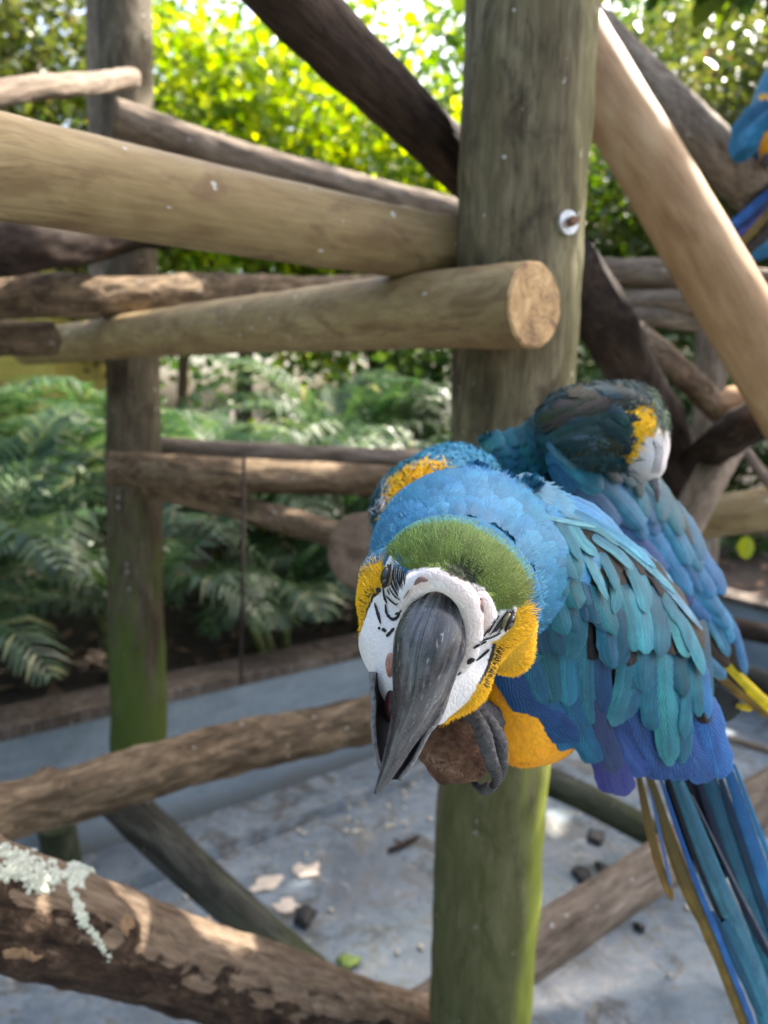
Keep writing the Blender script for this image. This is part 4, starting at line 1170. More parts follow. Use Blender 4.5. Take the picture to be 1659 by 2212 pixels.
POLY_WHITE = c1([(475, 470), (520, 520), (570, 600), (620, 575), (700, 555), (790, 555), (860, 600), (950, 640), (1030, 660), (1090, 690), (1150, 780), (1180, 850), (1220, 830), (1305, 815),
                 (1285, 890), (1255, 960), (1205, 1005), (1145, 1040), (1132, 1100), (1105, 1200), (1055, 1300), (1005, 1400), (935, 1475), (850, 1540), (760, 1660), (300, 1660), (255, 1250), (250, 1100), (275, 990), (325, 850), (365, 760), (400, 730), (425, 680), (420, 620), (440, 545)])
POLY_YL = c1([(440, 540), (400, 515), (340, 535), (300, 590), (240, 640), (190, 700), (200, 850), (230, 980), (290, 1010), (330, 850), (365, 760), (400, 730), (425, 680), (420, 620)])
POLY_YR = c1([(1305, 815), (1360, 790), (1420, 920), (1470, 950), (1400, 1090), (1300, 1190), (1180, 1290), (1080, 1370), (1040, 1340), (1060, 1300), (1105, 1200), (1132, 1100), (1145, 1040), (1205, 1005), (1255, 960), (1285, 890)])
POLY_GR = c1([(430, 470), (450, 400), (520, 320), (650, 262), (850, 240), (1000, 275), (1150, 360), (1270, 455), (1350, 560), (1395, 680), (1365, 800), (1300, 835), (1180, 850), (1100, 700), (950, 640), (790, 560), (620, 580), (520, 525)])
POLY_BK = c1([(840, 590), (900, 530), (1000, 560), (1050, 640), (1010, 670), (930, 640)])
POLY_BKL = c1([(400, 715), (365, 725), (320, 830), (292, 960), (305, 990), (335, 870), (385, 770)])
POLY_BKR = c1([(1165, 1050), (1130, 1060), (1110, 1190), (1052, 1305), (1066, 1318), (1127, 1205), (1157, 1110)])
POLY_PINK = c1([(560, 820), (600, 700), (690, 590), (800, 560), (960, 640), (1090, 700), (1160, 830), (1130, 970), (1060, 1010), (1000, 1180), (930, 1220), (900, 1100), (960, 800), (800, 640), (640, 720)])
POLY_EYEL = c1([(440, 540), (470, 480), (520, 530), (575, 610), (590, 700), (540, 770), (470, 720), (430, 680)])
POLY_EYER = c1([(1110, 990), (1150, 900), (1210, 830), (1300, 815), (1285, 890), (1255, 960), (1200, 1005)])
def region_cols(x, y):
    c = np.tile(np.array(C_BLUE), (len(x), 1))
    c[y > 1385] = C_YEL
    c[inpoly(x, y, POLY_GR)] = C_GREEN
    c[inpoly(x, y, POLY_YL) | inpoly(x, y, POLY_YR)] = C_YEL
    c[inpoly(x, y, POLY_BK)] = (.022, .035, .012)
    c[inpoly(x, y, POLY_BKL) | inpoly(x, y, POLY_BKR)] = C_BLACK
    w = inpoly(x, y, POLY_WHITE); c[w] = C_WHITE
    c[w & inpoly(x, y, POLY_PINK)] = C_PINK
    return c, w
Vh, Qh = surface_nets(head, *head.bounds(), .0011)
xh, yh, dh = proj(Vh); Ch, wh = region_cols(xh, yh)
Ch[~wh] *= .6
back = dh > .345
Ch[back] = np.array(C_BLUE) * .7
# bird's belly side of the torso is yellow, the part under the wing dark
Vt, Qt = surface_nets(torso, *torso.bounds(), .0026)
xt, yt, dt = proj(Vt)
Ct = np.tile(np.array(C_BLUE) * .8, (len(Vt), 1))
POLY_BELLY = [(760, 1385), (1100, 1380), (1130, 1480), (1260, 1640), (1250, 1720), (1000, 1720), (900, 1600)]
Ct[inpoly(xt, yt, POLY_BELLY)] = C_ORA
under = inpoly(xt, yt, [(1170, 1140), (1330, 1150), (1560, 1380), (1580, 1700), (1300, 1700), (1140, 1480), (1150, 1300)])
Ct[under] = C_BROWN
nt_ = torso.normal(Vt)
Ct[(nt_ @ FWD > .1) & (nt_[:, 2] < .3)] = C_ORA
body = mesh_np('body', np.vstack([Vt, Vh]), np.vstack([Qt, Qh + len(Vt)]), SKINM, mac, cols=np.vstack([Ct, Ch]))

# --- down on head and neck
flowc = P(935, 1380, .27)
def down(sdf, V, Q, n, sel, length, width, name, lift, colfun, flowfun):
    p = sample_mesh(V, Q, n); x, y, d = proj(p)
    k = sel(x, y, d, p); p = p[k]; x, y = x[k], y[k]
    nr_ = sdf.normal(p); vis = np.sum(nr_ * cam_dirs(p), axis=1) > -.35
    p, nr_, x, y = p[vis], nr_[vis], x[vis], y[vis]
    ln = length(x, y) if callable(length) else np.full(len(p), length)
    return blades(p, nr_, flowfun(p, x, y), ln, width, colfun(x, y), name, mac, lift)
def flow_out(p, x, y):
    f = p - flowc; return f / np.linalg.norm(f, axis=1)[:, None] + 0.35 * FWD
def head_cols(x, y):
    j = rng.normal(0, 7, (2, len(x))); c, w = region_cols(x + j[0], y + j[1])
    c[w] = region_cols(x[w], y[w])[0]
    g = inpoly(x, y, POLY_GR); gx = np.clip((1290 - y) / 150 + rng.normal(0, .12, len(x)), 0, 1)[:, None]
    mixg = np.array((.115, .215, .045)) * gx + np.array((.17, .20, .035)) * (1 - gx)
    c[g & (c[:, 2] < .05) & (c[:, 0] > .05) & (c[:, 0] < .3)] = mixg[g & (c[:, 2] < .05) & (c[:, 0] > .05) & (c[:, 0] < .3)]
    pat = np.array([nz(a * .035, b * .035, 2.0) for a, b in zip(x, y)])[:, None]
    c[g] = c[g] * (1 + .55 * pat[g])
    edge = g & ~inpoly(x + (x - 985) * .09, y + (y - 1290) * .09, POLY_GR) & (y < 1260)
    rr = rng.random(len(x)) < .55
    c[edge & rr] = (.06, .27, .26)
    return c
nonwhite = lambda x, y, d, p: ~inpoly(x, y, POLY_WHITE) & (d < .36)
isyel = lambda x, y: inpoly(x, y, POLY_YL) | inpoly(x, y, POLY_YR)
down(head, Vh, Qh, 130000, lambda x, y, d, p: nonwhite(x, y, d, p) & ~isyel(x, y), lambda x, y: np.where(inpoly(x, y, POLY_GR), .0050, .0056), .00013, 'head_down', .13, head_cols, flow_out)
down(head, Vh, Qh, 110000, lambda x, y, d, p: nonwhite(x, y, d, p) & isyel(x, y), .0052, .00020, 'cheek_down', .14, head_cols, flow_out)
def neck_sel(x, y, d, p):
    return (((x - 985) / 206) ** 2 + ((y - 1285) / 202) ** 2 < 1) & (y < 1400) & (d < .43) & (x > 850)
def neck_cols(x, y):
    c = np.tile(np.array(C_BLUE), (len(x), 1)); m = rng.random(len(x))
    c[m < .3] = C_LBLUE; c[(m > .8)] = (.04, .25, .42)
    yl = (x < 868 + rng.normal(0, 10, len(x))) & (y > 1225 + rng.normal(0, 16, len(x)))
    c[yl] = C_YEL
    return c
down(torso, Vt, Qt, 110000, neck_sel, .0075, .00024, 'neck_down', .24, neck_cols, flow_out)
down(torso, Vt, Qt, 130000, lambda x, y, d, p: (x <= 880) & (y > 1040) & (y < 1400) & (d < .45), .0060, .00026, 'neck_down', .12, neck_cols, flow_out)
# short belly down
down(torso, Vt, Qt, 60000, lambda x, y, d, p: inpoly(x, y, POLY_BELLY) & (y > 1400), .006, .0003, 'belly_down', .05,
     lambda x, y: np.tile(np.array(C_ORA), (len(x), 1)) * (1 + .2 * rng.normal(size=(len(x), 1))), lambda p, x, y: np.tile(P(1200, 1700, .5) - P(1080, 1450, .42), (len(p), 1)))

for r_ in range(7):
    for c_ in range(6):
        bx = 1010 + c_ * 30 + r_ * 13 + random.gauss(0, 5); by = 1440 + r_ * 26 + c_ * 4 + random.gauss(0, 5)
        if not inpoly(np.array([bx + 8]), np.array([by + 45]), [(985, 1440), (1085, 1430), (1205, 1625), (1185, 1655), (1110, 1665), (1030, 1590)])[0]: continue
        fuzzy_feather((bx, by), (bx + 20, by + 46), 60, lambda a, b: torso.hit(a, b), .0002 + .00008 * (7 - r_), .0006 + .00008 * (7 - r_), vary((.84, .36, .005), .03), mac, 'belly_feather', n=150, camber=.05, con=.25)

# --- black rows of tiny feathers on the bare face
def face_line(pts, w, name='face_stripe'):
    p = spline(np.array(c1(pts)), 16); V = []; F = []
    tg = np.gradient(p, axis=0); tg /= np.linalg.norm(tg, axis=1)[:, None]; nn = np.stack([-tg[:, 1], tg[:, 0]], axis=1)
    prof = np.sin(np.linspace(.12, math.pi - .12, 16)) ** .5 * w * .92 * .3307 / 2 * (1 + np.random.default_rng(int(w * 7 + pts[0][0])).normal(0, .12, 16))
    for s, lf in ((-1, -.0002), (-.5, .0009), (.5, .0009), (1, -.0002)):
        x = p[:, 0] + nn[:, 0] * prof * s; y = p[:, 1] + nn[:, 1] * prof * s
        V.append(P(x, y, head.hit(x, y) - lf))
    V = np.stack(V, axis=1).reshape(-1, 3)
    for i in range(15):
        for j in range(3): a = i * 4 + j; F.append((a, a + 1, a + 5, a + 4))
    return mesh_np(name, V, F, LINEM, body)
LINEM = plain('black_bristle', (.010, .010, .012), .7, .3, 400)
for pts, w in (([(480, 525), (468, 600), (490, 680), (530, 750)], 17), ([(500, 535), (494, 620), (516, 705)], 15), ([(528, 545), (522, 620), (542, 690)], 15), ([(553, 565), (548, 640), (556, 680)], 14),
               ([(576, 595), (570, 640), (566, 670)], 12), ([(425, 690), (437, 755), (452, 790)], 16), ([(445, 740), (480, 775), (515, 803)], 14), ([(443, 795), (452, 855), (487, 892), (520, 880), (545, 835)], 24),
               ([(372, 785), (392, 850), (412, 922)], 24), ([(395, 945), (410, 958)], 22), ([(420, 955), (448, 972)], 34), ([(448, 1006), (470, 985), (500, 950)], 30), ([(505, 860), (540, 850)], 18),
               ([(1115, 985), (1150, 925), (1190, 868)], 15), ([(1140, 985), (1190, 915), (1245, 835)], 15), ([(1165, 975), (1225, 900), (1285, 830)], 14), ([(1190, 960), (1250, 890), (1290, 845)], 12), ([(1215, 950), (1262, 900)], 12),
               ([(1020, 1085), (1060, 1060), (1105, 1040)], 20), ([(980, 1188), (1000, 1165), (1028, 1155)], 36), ([(1038, 1165), (1080, 1130), (1125, 1090)], 22), ([(915, 1262), (940, 1240)], 10),
               ([(385, 690), (410, 715)], 40), ([(540, 560), (536, 630), (552, 700)], 8), ([(512, 540), (508, 620), (530, 720)], 8), ([(468, 690), (500, 740), (540, 770)], 10), ([(455, 700), (470, 735)], 9), ([(560, 580), (562, 650)], 8),
               ([(1128, 1000), (1170, 940), (1215, 870)], 8), ([(1152, 985), (1210, 910), (1265, 835)], 8), ([(1180, 985), (1240, 915)], 8), ([(1100, 1030), (1150, 1010), (1200, 985)], 9), ([(1085, 1010), (1120, 960)], 9),
               ([(560, 760), (600, 700)], 6), ([(1060, 1045), (1110, 1020)], 9), ([(500, 800), (530, 790)], 8)): face_line(pts, w)
# --- eyes
def eye(pt, r, side, name='eye'):
    x, y = c1([pt])[0]; d = float(head.hit(np.array([x]), np.array([y]))[0]); c = P(x, y, d); n = head.normal(c[None])[0] * .45 + side; n /= np.linalg.norm(n)
    def ball(cc, rr, sq, mat, nm, par, nax):
        V = []; F = []; k = 16; m = 10
        a1 = np.cross(nax, [0, 0, 1.0]); a1 /= np.linalg.norm(a1); a2 = np.cross(nax, a1)
        for i in range(m + 1):
            ph = math.pi * i / m
            for j in range(k):
                th = 2 * math.pi * j / k
                V.append(cc + rr * (nax * math.cos(ph) * sq + math.sin(ph) * (a1 * math.cos(th) + a2 * math.sin(th))))
        for i in range(m):
            for j in range(k): F.append((i * k + j, (i + 1) * k + j, (i + 1) * k + (j + 1) % k, i * k + (j + 1) % k))
        return mesh_np(nm, V, F, mat, par)
    e = ball(c - n * r * .25, r, .55, EYEM, name, mac, n)
    ball(c + n * r * .10, r * .90, .5, PUPM, 'pupil', e, n)
    tq = np.cross(n, [0, 0, 1.0]); tq /= np.linalg.norm(tq); t2 = np.cross(n, tq)
    ring = np.array([c + r * 1.02 * (tq * math.cos(a) + t2 * math.sin(a)) + n * .0001 for a in np.linspace(0, 2 * math.pi, 25)])
    V, F = tube_arrays(ring, .0006, 6, cap=False); mesh_np('eyelid', V, F, LINEM, e)
HR = .928 * RGT - .371 * UPV
eye((450, 612), .0046, -HR * 1.0 - .1 * UPV); eye((1254, 908), .0040, HR * 1.3)
# nostril slits
for pts in ([(632, 668), (675, 632), (722, 640)], [(1072, 752), (1068, 800), (1082, 850)]):
    q = spline(np.array(c1(pts)), 10); V, F = tube_arrays(P(q[:, 0], q[:, 1], head.hit(q[:, 0], q[:, 1]) + .0002), np.sin(np.linspace(.2, 2.9, 10)) * .0011 + .0001, 8)
    mesh_np('nostril', V, F, plain('nostril_skin', (.20, .12, .11), .7), body)

# --- upper beak: lofted sections (centre pixel, half width, distance of the culmen, depth of the section)
SECT = [((957, 1266), 18, .2760, .010), ((953, 1293), 47, .2715, .015), ((945, 1328), 66, .2665, .021), ((931, 1380), 79, .2620, .028), ((919, 1436), 73, .2595, .030), ((908, 1492), 62, .2590, .029),
        ((892, 1540), 48, .2600, .025), ((869, 1592), 33, .2630, .020), ((846, 1648), 21, .2675, .014), ((823, 1696), 11, .2720, .008), ((811, 1716), 4, .2750, .003)]
S = spline(np.array([(a[0], a[1], h, d, t) for a, h, d, t in SECT], float), 44)
tg = np.gradient(S[:, :2], axis=0); tg /= np.linalg.norm(tg, axis=1)[:, None]; nn = np.stack([-tg[:, 1], tg[:, 0]], axis=1)
K = 28; V = []; U = []
for i in range(len(S)):
    x, y, h, d, t = S[i]
    for k in range(K):
        a = 2 * math.pi * k / K; ca, sa = math.cos(a), math.sin(a)
        sx_ = math.copysign(abs(sa) ** .80, sa); cz = math.copysign(abs(ca) ** .95, ca)      # slightly squared, ridge along the middle
        z = d + t * (.5 - .5 * cz) + .0011 * (1 - math.exp(-(abs(sx_) / .33) ** 2)) * (1 if ca > 0 else 0)
        V.append(P(x - nn[i, 0] * h * sx_, y - nn[i, 1] * h * sx_, z)); U.append((k / K, i / len(S)))
F = []
for i in range(len(S) - 1):
    for k in range(K): F.append((i * K + k, (i + 1) * K + k, (i + 1) * K + (k + 1) % K, i * K + (k + 1) % K))
F.append(tuple((len(S) - 1) * K + k for k in range(K)))
upper = mesh_np('upper_beak', V, F, BEAKM, mac, uvs=U)
# --- lower beak: a scoop behind it
LOW = [((888, 1462), 92, .306), ((880, 1520), 82, .303), ((866, 1566), 66, .300), ((855, 1625), 48, .298), ((850, 1660), 31, .297), ((849, 1684), 14, .297)]
S = spline(np.array([(a[0], a[1], h, d) for a, h, d in LOW], float), 22)
tg = np.gradient(S[:, :2], axis=0); tg /= np.linalg.norm(tg, axis=1)[:, None]; nn = np.stack([-tg[:, 1], tg[:, 0]], axis=1)
def scoop(inset, nm, mat, par, dz=0.0, kk=15):
    V = []; F = []; U = []
    for i in range(len(S)):
        x, y, h, d = S[i]; h = h * inset
        for k in range(kk):
            a = math.pi * (k / (kk - 1)) - math.pi / 2
            V.append(P(x + nn[i, 0] * h * math.sin(a), y + nn[i, 1] * h * math.sin(a), d - .013 + dz + h * d / FPX * .95 * math.cos(a))); U.append((k / kk, i / len(S)))
    for i in range(len(S) - 1):
        for k in range(kk - 1): F.append((i * kk + k, (i + 1) * kk + k, (i + 1) * kk + k + 1, i * kk + k + 1))
    return mesh_np(nm, V, F, mat, par, uvs=U)
lower = scoop(1.0, 'lower_beak', BEAKM, mac); scoop(.84, 'mouth_lining', MOUTHM, lower, .0004)
for sg in (-1, 1):
    pts = []
    for i in range(len(S)):
        x, y, h, d = S[i]; pts.append(P(x + nn[i, 0] * h * .93 * sg, y + nn[i, 1] * h * .93 * sg, d - .0135))
    V, F = tube_arrays(pts, np.linspace(.0013, .0008, len(pts)), 7); mesh_np('beak_rim', V, F, RIMM, lower)
tp = spline(np.array([(858, 1478, .294), (850, 1505, .293), (844, 1535, .294), (846, 1560, .297)]), 12)
V, F = tube_arrays(P(tp[:, 0], tp[:, 1], tp[:, 2]), np.sin(np.linspace(.5, 3.0, 12)) * .0028 + .0004, 12); mesh_np('tongue', V, F, TONGUEM, mac)
# sore pink corner of the mouth
tp = spline(np.array([(842, 1412, .2925), (845, 1434, .2905), (842, 1460, .2925)]), 10)
V, F = tube_arrays(P(tp[:, 0], tp[:, 1], tp[:, 2]), np.sin(np.linspace(.3, 2.8, 10)) * .0021 + .0003, 12); mesh_np('mouth_corner', V, F, plain('sore_skin', (.36, .17, .13), .5, .5, 250, bmp=.5), body)

# --- wing
def W1(x, y):
    x = np.asarray(x, float); y = np.asarray(y, float)
    s = (x - 1130) * .707 + (y - 1280) * .707; t = (x - 1130) * .707 - (y - 1280) * .707
    return .372 + .00016 * s + np.where(t > 0, 1.15e-6 * t * t, .10e-6 * t * t)
wing = feather([(1180, 1180), (1300, 1330), (1430, 1520)], 250, W1, -.006, -.006, C_BROWN, mac, name='wing', tip=.35, base_w=.6, camber=.1, fray=0)
def cr2(pts): return [(987 + .4048 * x, 768 + .4048 * y) for x, y in pts]
def cr3(pts): return [(1042 + .3717 * x, 1426 + .3717 * y) for x, y in pts]
TB, TD, TL_, BLK, BRN = (.020, .148, .205), (.011, .088, .140), (.034, .195, .255), (.005, .005, .007), (.013, .010, .009)
def flist(items, conv, sc, depth, parent, off, lift=.0018, dec=-.00012, fill=True, **kw):
    """hand placed feathers, first one lies on top"""
    for i, (pts, w, col) in enumerate(items):
        o_ = off + dec * i; dk = max(col) < .06
        pts = [tuple(np.array(pts[0]) - (np.array(pts[1]) - np.array(pts[0])) * .35)] + list(pts)
        if dk and w > 60: pts = pts[:-1] + [tuple(np.array(pts[-2]) * .45 + np.array(pts[-1]) * .55)]
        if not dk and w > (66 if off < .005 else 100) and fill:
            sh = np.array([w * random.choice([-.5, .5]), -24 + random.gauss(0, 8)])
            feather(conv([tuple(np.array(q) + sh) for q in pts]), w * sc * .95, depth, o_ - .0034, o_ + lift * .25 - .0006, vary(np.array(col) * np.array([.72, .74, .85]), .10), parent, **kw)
        feather(conv(pts), w * sc * (1.06 if not dk else .95), depth, o_ - .0025 - .002 * dk, o_ + (0 if dk else lift) * random.uniform(.6, 1.4) - .0015 * dk, vary(col, .09), parent, **kw)
# flight feathers at the bottom of the wing
flist([([(250, 1650), (400, 1880), (650, 2058)], 165, (.012, .075, .22)), ([(450, 1760), (540, 1980), (630, 2085)], 150, (.016, .15, .29)), ([(600, 1800), (680, 2030), (760, 2170)], 150, (.018, .16, .31)),
       ([(740, 1880), (800, 2080), (850, 2230)], 120, (.03, .06, .16)), ([(330, 1500), (400, 1680), (470, 1860)], 140, (.015, .12, .22))], cr2, .4048, W1, wing, .0035, tip=.22, fill=False)
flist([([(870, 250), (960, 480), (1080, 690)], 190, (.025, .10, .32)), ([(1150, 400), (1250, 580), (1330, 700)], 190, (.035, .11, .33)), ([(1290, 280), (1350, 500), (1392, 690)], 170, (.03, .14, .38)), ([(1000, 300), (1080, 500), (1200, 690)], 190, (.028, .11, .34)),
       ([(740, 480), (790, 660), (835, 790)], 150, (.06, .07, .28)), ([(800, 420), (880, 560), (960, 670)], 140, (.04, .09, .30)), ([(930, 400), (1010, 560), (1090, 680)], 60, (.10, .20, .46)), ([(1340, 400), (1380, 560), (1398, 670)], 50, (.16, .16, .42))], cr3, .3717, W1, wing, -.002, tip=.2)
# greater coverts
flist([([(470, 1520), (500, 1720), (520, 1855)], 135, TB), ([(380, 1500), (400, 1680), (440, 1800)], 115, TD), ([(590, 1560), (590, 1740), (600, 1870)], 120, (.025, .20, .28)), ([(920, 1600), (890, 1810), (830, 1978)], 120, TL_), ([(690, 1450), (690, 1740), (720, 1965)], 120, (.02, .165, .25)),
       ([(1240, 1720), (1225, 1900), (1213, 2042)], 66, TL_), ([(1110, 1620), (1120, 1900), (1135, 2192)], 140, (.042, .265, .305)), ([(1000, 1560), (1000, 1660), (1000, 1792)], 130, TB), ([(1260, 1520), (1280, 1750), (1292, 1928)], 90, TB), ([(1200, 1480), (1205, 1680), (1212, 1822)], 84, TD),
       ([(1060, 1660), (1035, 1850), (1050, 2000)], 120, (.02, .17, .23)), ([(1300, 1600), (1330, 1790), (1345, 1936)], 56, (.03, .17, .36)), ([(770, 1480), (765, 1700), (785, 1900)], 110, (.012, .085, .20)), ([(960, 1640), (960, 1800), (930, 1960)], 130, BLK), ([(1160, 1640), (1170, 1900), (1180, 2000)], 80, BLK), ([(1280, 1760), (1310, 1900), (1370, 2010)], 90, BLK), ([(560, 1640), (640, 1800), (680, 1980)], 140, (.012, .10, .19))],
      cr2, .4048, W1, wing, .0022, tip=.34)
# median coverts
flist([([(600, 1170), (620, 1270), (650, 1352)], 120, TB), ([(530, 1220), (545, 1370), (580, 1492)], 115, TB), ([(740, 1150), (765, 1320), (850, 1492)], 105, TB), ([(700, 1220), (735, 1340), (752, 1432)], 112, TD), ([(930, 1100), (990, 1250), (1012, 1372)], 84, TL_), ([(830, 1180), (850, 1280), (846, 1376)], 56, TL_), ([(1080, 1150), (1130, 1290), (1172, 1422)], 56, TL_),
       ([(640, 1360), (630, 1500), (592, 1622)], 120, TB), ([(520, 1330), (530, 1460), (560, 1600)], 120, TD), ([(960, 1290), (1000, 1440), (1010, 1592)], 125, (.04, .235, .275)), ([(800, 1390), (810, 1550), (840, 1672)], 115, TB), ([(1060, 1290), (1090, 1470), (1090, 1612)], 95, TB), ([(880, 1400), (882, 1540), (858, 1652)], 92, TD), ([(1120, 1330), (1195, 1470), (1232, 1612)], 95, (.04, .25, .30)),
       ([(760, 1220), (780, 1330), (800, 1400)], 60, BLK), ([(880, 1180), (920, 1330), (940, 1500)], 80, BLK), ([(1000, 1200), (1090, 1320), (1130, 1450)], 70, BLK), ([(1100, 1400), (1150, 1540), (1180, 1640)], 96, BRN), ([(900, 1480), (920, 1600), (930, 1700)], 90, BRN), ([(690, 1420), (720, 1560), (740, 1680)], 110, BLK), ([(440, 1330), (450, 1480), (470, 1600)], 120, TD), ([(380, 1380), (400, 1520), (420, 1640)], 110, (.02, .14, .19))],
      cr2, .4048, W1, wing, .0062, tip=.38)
# lesser coverts at the shoulder
flist([([(430, 880), (465, 990), (512, 1082)], 70, (.045, .26, .38)), ([(560, 910), (615, 1005), (662, 1092)], 52, TL_), ([(620, 915), (680, 1005), (752, 1066)], 52, (.09, .36, .42)), ([(500, 930), (555, 1070), (640, 1192)], 74, TB), ([(600, 1010), (645, 1110), (652, 1192)], 56, TL_), ([(760, 985), (860, 1055), (942, 1142)], 46, (.09, .36, .42)), ([(520, 1080), (555, 1190), (586, 1286)], 62, TB), ([(780, 1080), (830, 1170), (856, 1252)], 48, TL_), ([(700, 1080), (745, 1170), (803, 1302)], 44, (.10, .30, .34)),
       ([(690, 1060), (730, 1160), (780, 1290)], 90, BLK), ([(760, 1040), (840, 1120), (890, 1210)], 100, BLK), ([(860, 1000), (950, 1080), (1000, 1170)], 50, BLK), ([(640, 930), (740, 1010), (800, 1080)], 60, BLK), ([(960, 1100), (1060, 1190), (1100, 1280)], 50, BRN), ([(470, 1060), (490, 1150), (520, 1240)], 80, (.03, .20, .30))],
      cr2, .4048, W1, wing, .0094, tip=.42, fill=False)
# long dark and pale feathers along the upper edge of the wing
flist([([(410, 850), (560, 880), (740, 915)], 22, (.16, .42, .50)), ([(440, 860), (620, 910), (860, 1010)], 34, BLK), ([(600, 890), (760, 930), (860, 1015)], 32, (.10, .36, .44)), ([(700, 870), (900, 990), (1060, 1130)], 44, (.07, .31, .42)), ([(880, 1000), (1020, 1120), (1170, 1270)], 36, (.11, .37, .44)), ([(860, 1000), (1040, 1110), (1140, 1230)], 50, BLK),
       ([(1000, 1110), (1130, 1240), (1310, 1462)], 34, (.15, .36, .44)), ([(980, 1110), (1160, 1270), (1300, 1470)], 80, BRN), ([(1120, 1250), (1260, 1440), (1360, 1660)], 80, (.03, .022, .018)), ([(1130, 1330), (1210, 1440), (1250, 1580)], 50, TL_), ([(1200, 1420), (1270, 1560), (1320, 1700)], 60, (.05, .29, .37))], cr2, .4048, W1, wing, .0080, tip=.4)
# scapulars: long soft blue feathers running down the back beside the wing
def T1(x, y): return torso.hit(x, y)
def WB(x, y):
    x = np.asarray(x, float); y = np.asarray(y, float)
    s_ = np.maximum((x - 1130) * .707 + (y - 1280) * .707, 0); t = (x - 1130) * .707 - (y - 1280) * .707
    return .376 + .00016 * s_ + np.where(t > 0, 1.15e-6 * t * t, 0)
feather_row([(1120, 1040), (1230, 1110)], [(1330, 1165), (1390, 1215)], 7, 44, WB, .0015, [(.05, .24, .42), (.07, .27, .42), C_BLUE], mac, name='scapular', jit=7, tip=.5, camber=.1, drop=.016)
feather_row([(1250, 1110), (1330, 1170)], [(1440, 1265), (1480, 1310)], 5, 40, WB, .003, [(.04, .20, .33), (.07, .25, .38)], mac, name='scapular', jit=6, tip=.5, camber=.1, drop=.012)
# mantle: rounded soft feathers fanning out from the neck over the shoulders, each made of its barbs
for ring_i, (r0, r1, n_, w_) in enumerate(((234, 300, 10, 84), (220, 284, 11, 80), (206, 266, 12, 74), (192, 248, 13, 68), (180, 230, 14, 60))):
    for i in range(n_):
        a = math.radians(-128 + 140 * (i + .5 * (ring_i % 2)) / n_) + random.gauss(0, .035)
        ca, sa = math.cos(a), math.sin(a); rr0, rr1 = r0 + random.gauss(0, 7), r1 + random.gauss(0, 8)
        if a > math.radians(-35): rr1 -= 12
        lf_ = np.interp(math.degrees(a), [-130, -85], [.80, 1.0]); rr0 *= lf_; rr1 *= lf_
        b = (985 + ca * rr0, 1285 + sa * rr0 * .98); e = (985 + ca * rr1 + 20 * (ring_i < 3), 1285 + sa * rr1 * .955)
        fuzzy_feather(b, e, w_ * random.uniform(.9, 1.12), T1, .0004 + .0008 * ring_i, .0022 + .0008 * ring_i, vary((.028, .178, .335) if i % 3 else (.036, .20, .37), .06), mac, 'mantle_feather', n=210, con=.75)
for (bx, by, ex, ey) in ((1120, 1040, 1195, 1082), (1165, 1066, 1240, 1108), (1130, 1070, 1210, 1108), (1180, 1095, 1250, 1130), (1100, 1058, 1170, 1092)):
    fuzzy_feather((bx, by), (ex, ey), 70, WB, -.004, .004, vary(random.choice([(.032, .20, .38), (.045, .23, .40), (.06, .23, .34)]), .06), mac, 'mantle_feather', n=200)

# --- tail
def TL(x, y):
    s = (np.asarray(x) - 1450) * .35 + (np.asarray(y) - 1660) * .94
    return .505 + .00010 * s + (np.asarray(x) - 1450 - (np.asarray(y) - 1660) * .38) * .00006
tail = feather([(1470, 1600), (1500, 1720), (1560, 1900)], 110, TL, -.010, -.010, (.006, .012, .03), mac, name='tail', fray=0)  # near-black backing and strips stand in for shade between the feathers
for pth, w, col, o_ in (([(1372, 1640), (1414, 1835), (1453, 1946)], 19, C_GOLD, .001), ([(1396, 1660), (1432, 1830), (1450, 1920)], 7, (.10, .22, .45), .0015), ([(1400, 1670), (1473, 1891), (1544, 2039), (1650, 2310)], 32, C_GOLD, .002),
                        ([(1426, 1680), (1494, 1880), (1560, 2045), (1660, 2300)], 13, (.03, .17, .48), .0035), ([(1452, 1660), (1532, 1880), (1622, 2090), (1692, 2300)], 50, (.05, .22, .30), .0015), ([(1438, 1660), (1502, 1840), (1572, 2010), (1640, 2190)], 20, (.006, .010, .02), .0005),
                        ([(1468, 1690), (1546, 1880), (1632, 2085), (1700, 2300)], 22, (.09, .30, .38), .0028), ([(1522, 1650), (1602, 1900), (1692, 2150)], 46, (.014, .14, .20), .0), ([(1566, 1640), (1650, 1900), (1750, 2150)], 34, (.022, .20, .44), .0018), ([(1545, 1650), (1622, 1880), (1700, 2100)], 18, (.008, .05, .10), .0012),
                        ([(1500, 1660), (1578, 1890), (1668, 2080)], 16, (.006, .02, .05), .0008), ([(1495, 1718), (1580, 1890), (1700, 2120)], 5, (.16, .17, .19), .0042), ([(1565, 1990), (1625, 2110), (1690, 2300)], 40, (.045, .24, .33), .0032), ([(1535, 1970), (1590, 2070), (1650, 2200)], 26, (.015, .10, .17), .0024),
                        ([(1585, 1650), (1680, 1900), (1780, 2150)], 12, (.04, .30, .55), .0026)):
    feather(pth, w, TL, o_ - .0005, o_ + .001, vary(col, .05), tail, tip=.18, camber=.35)

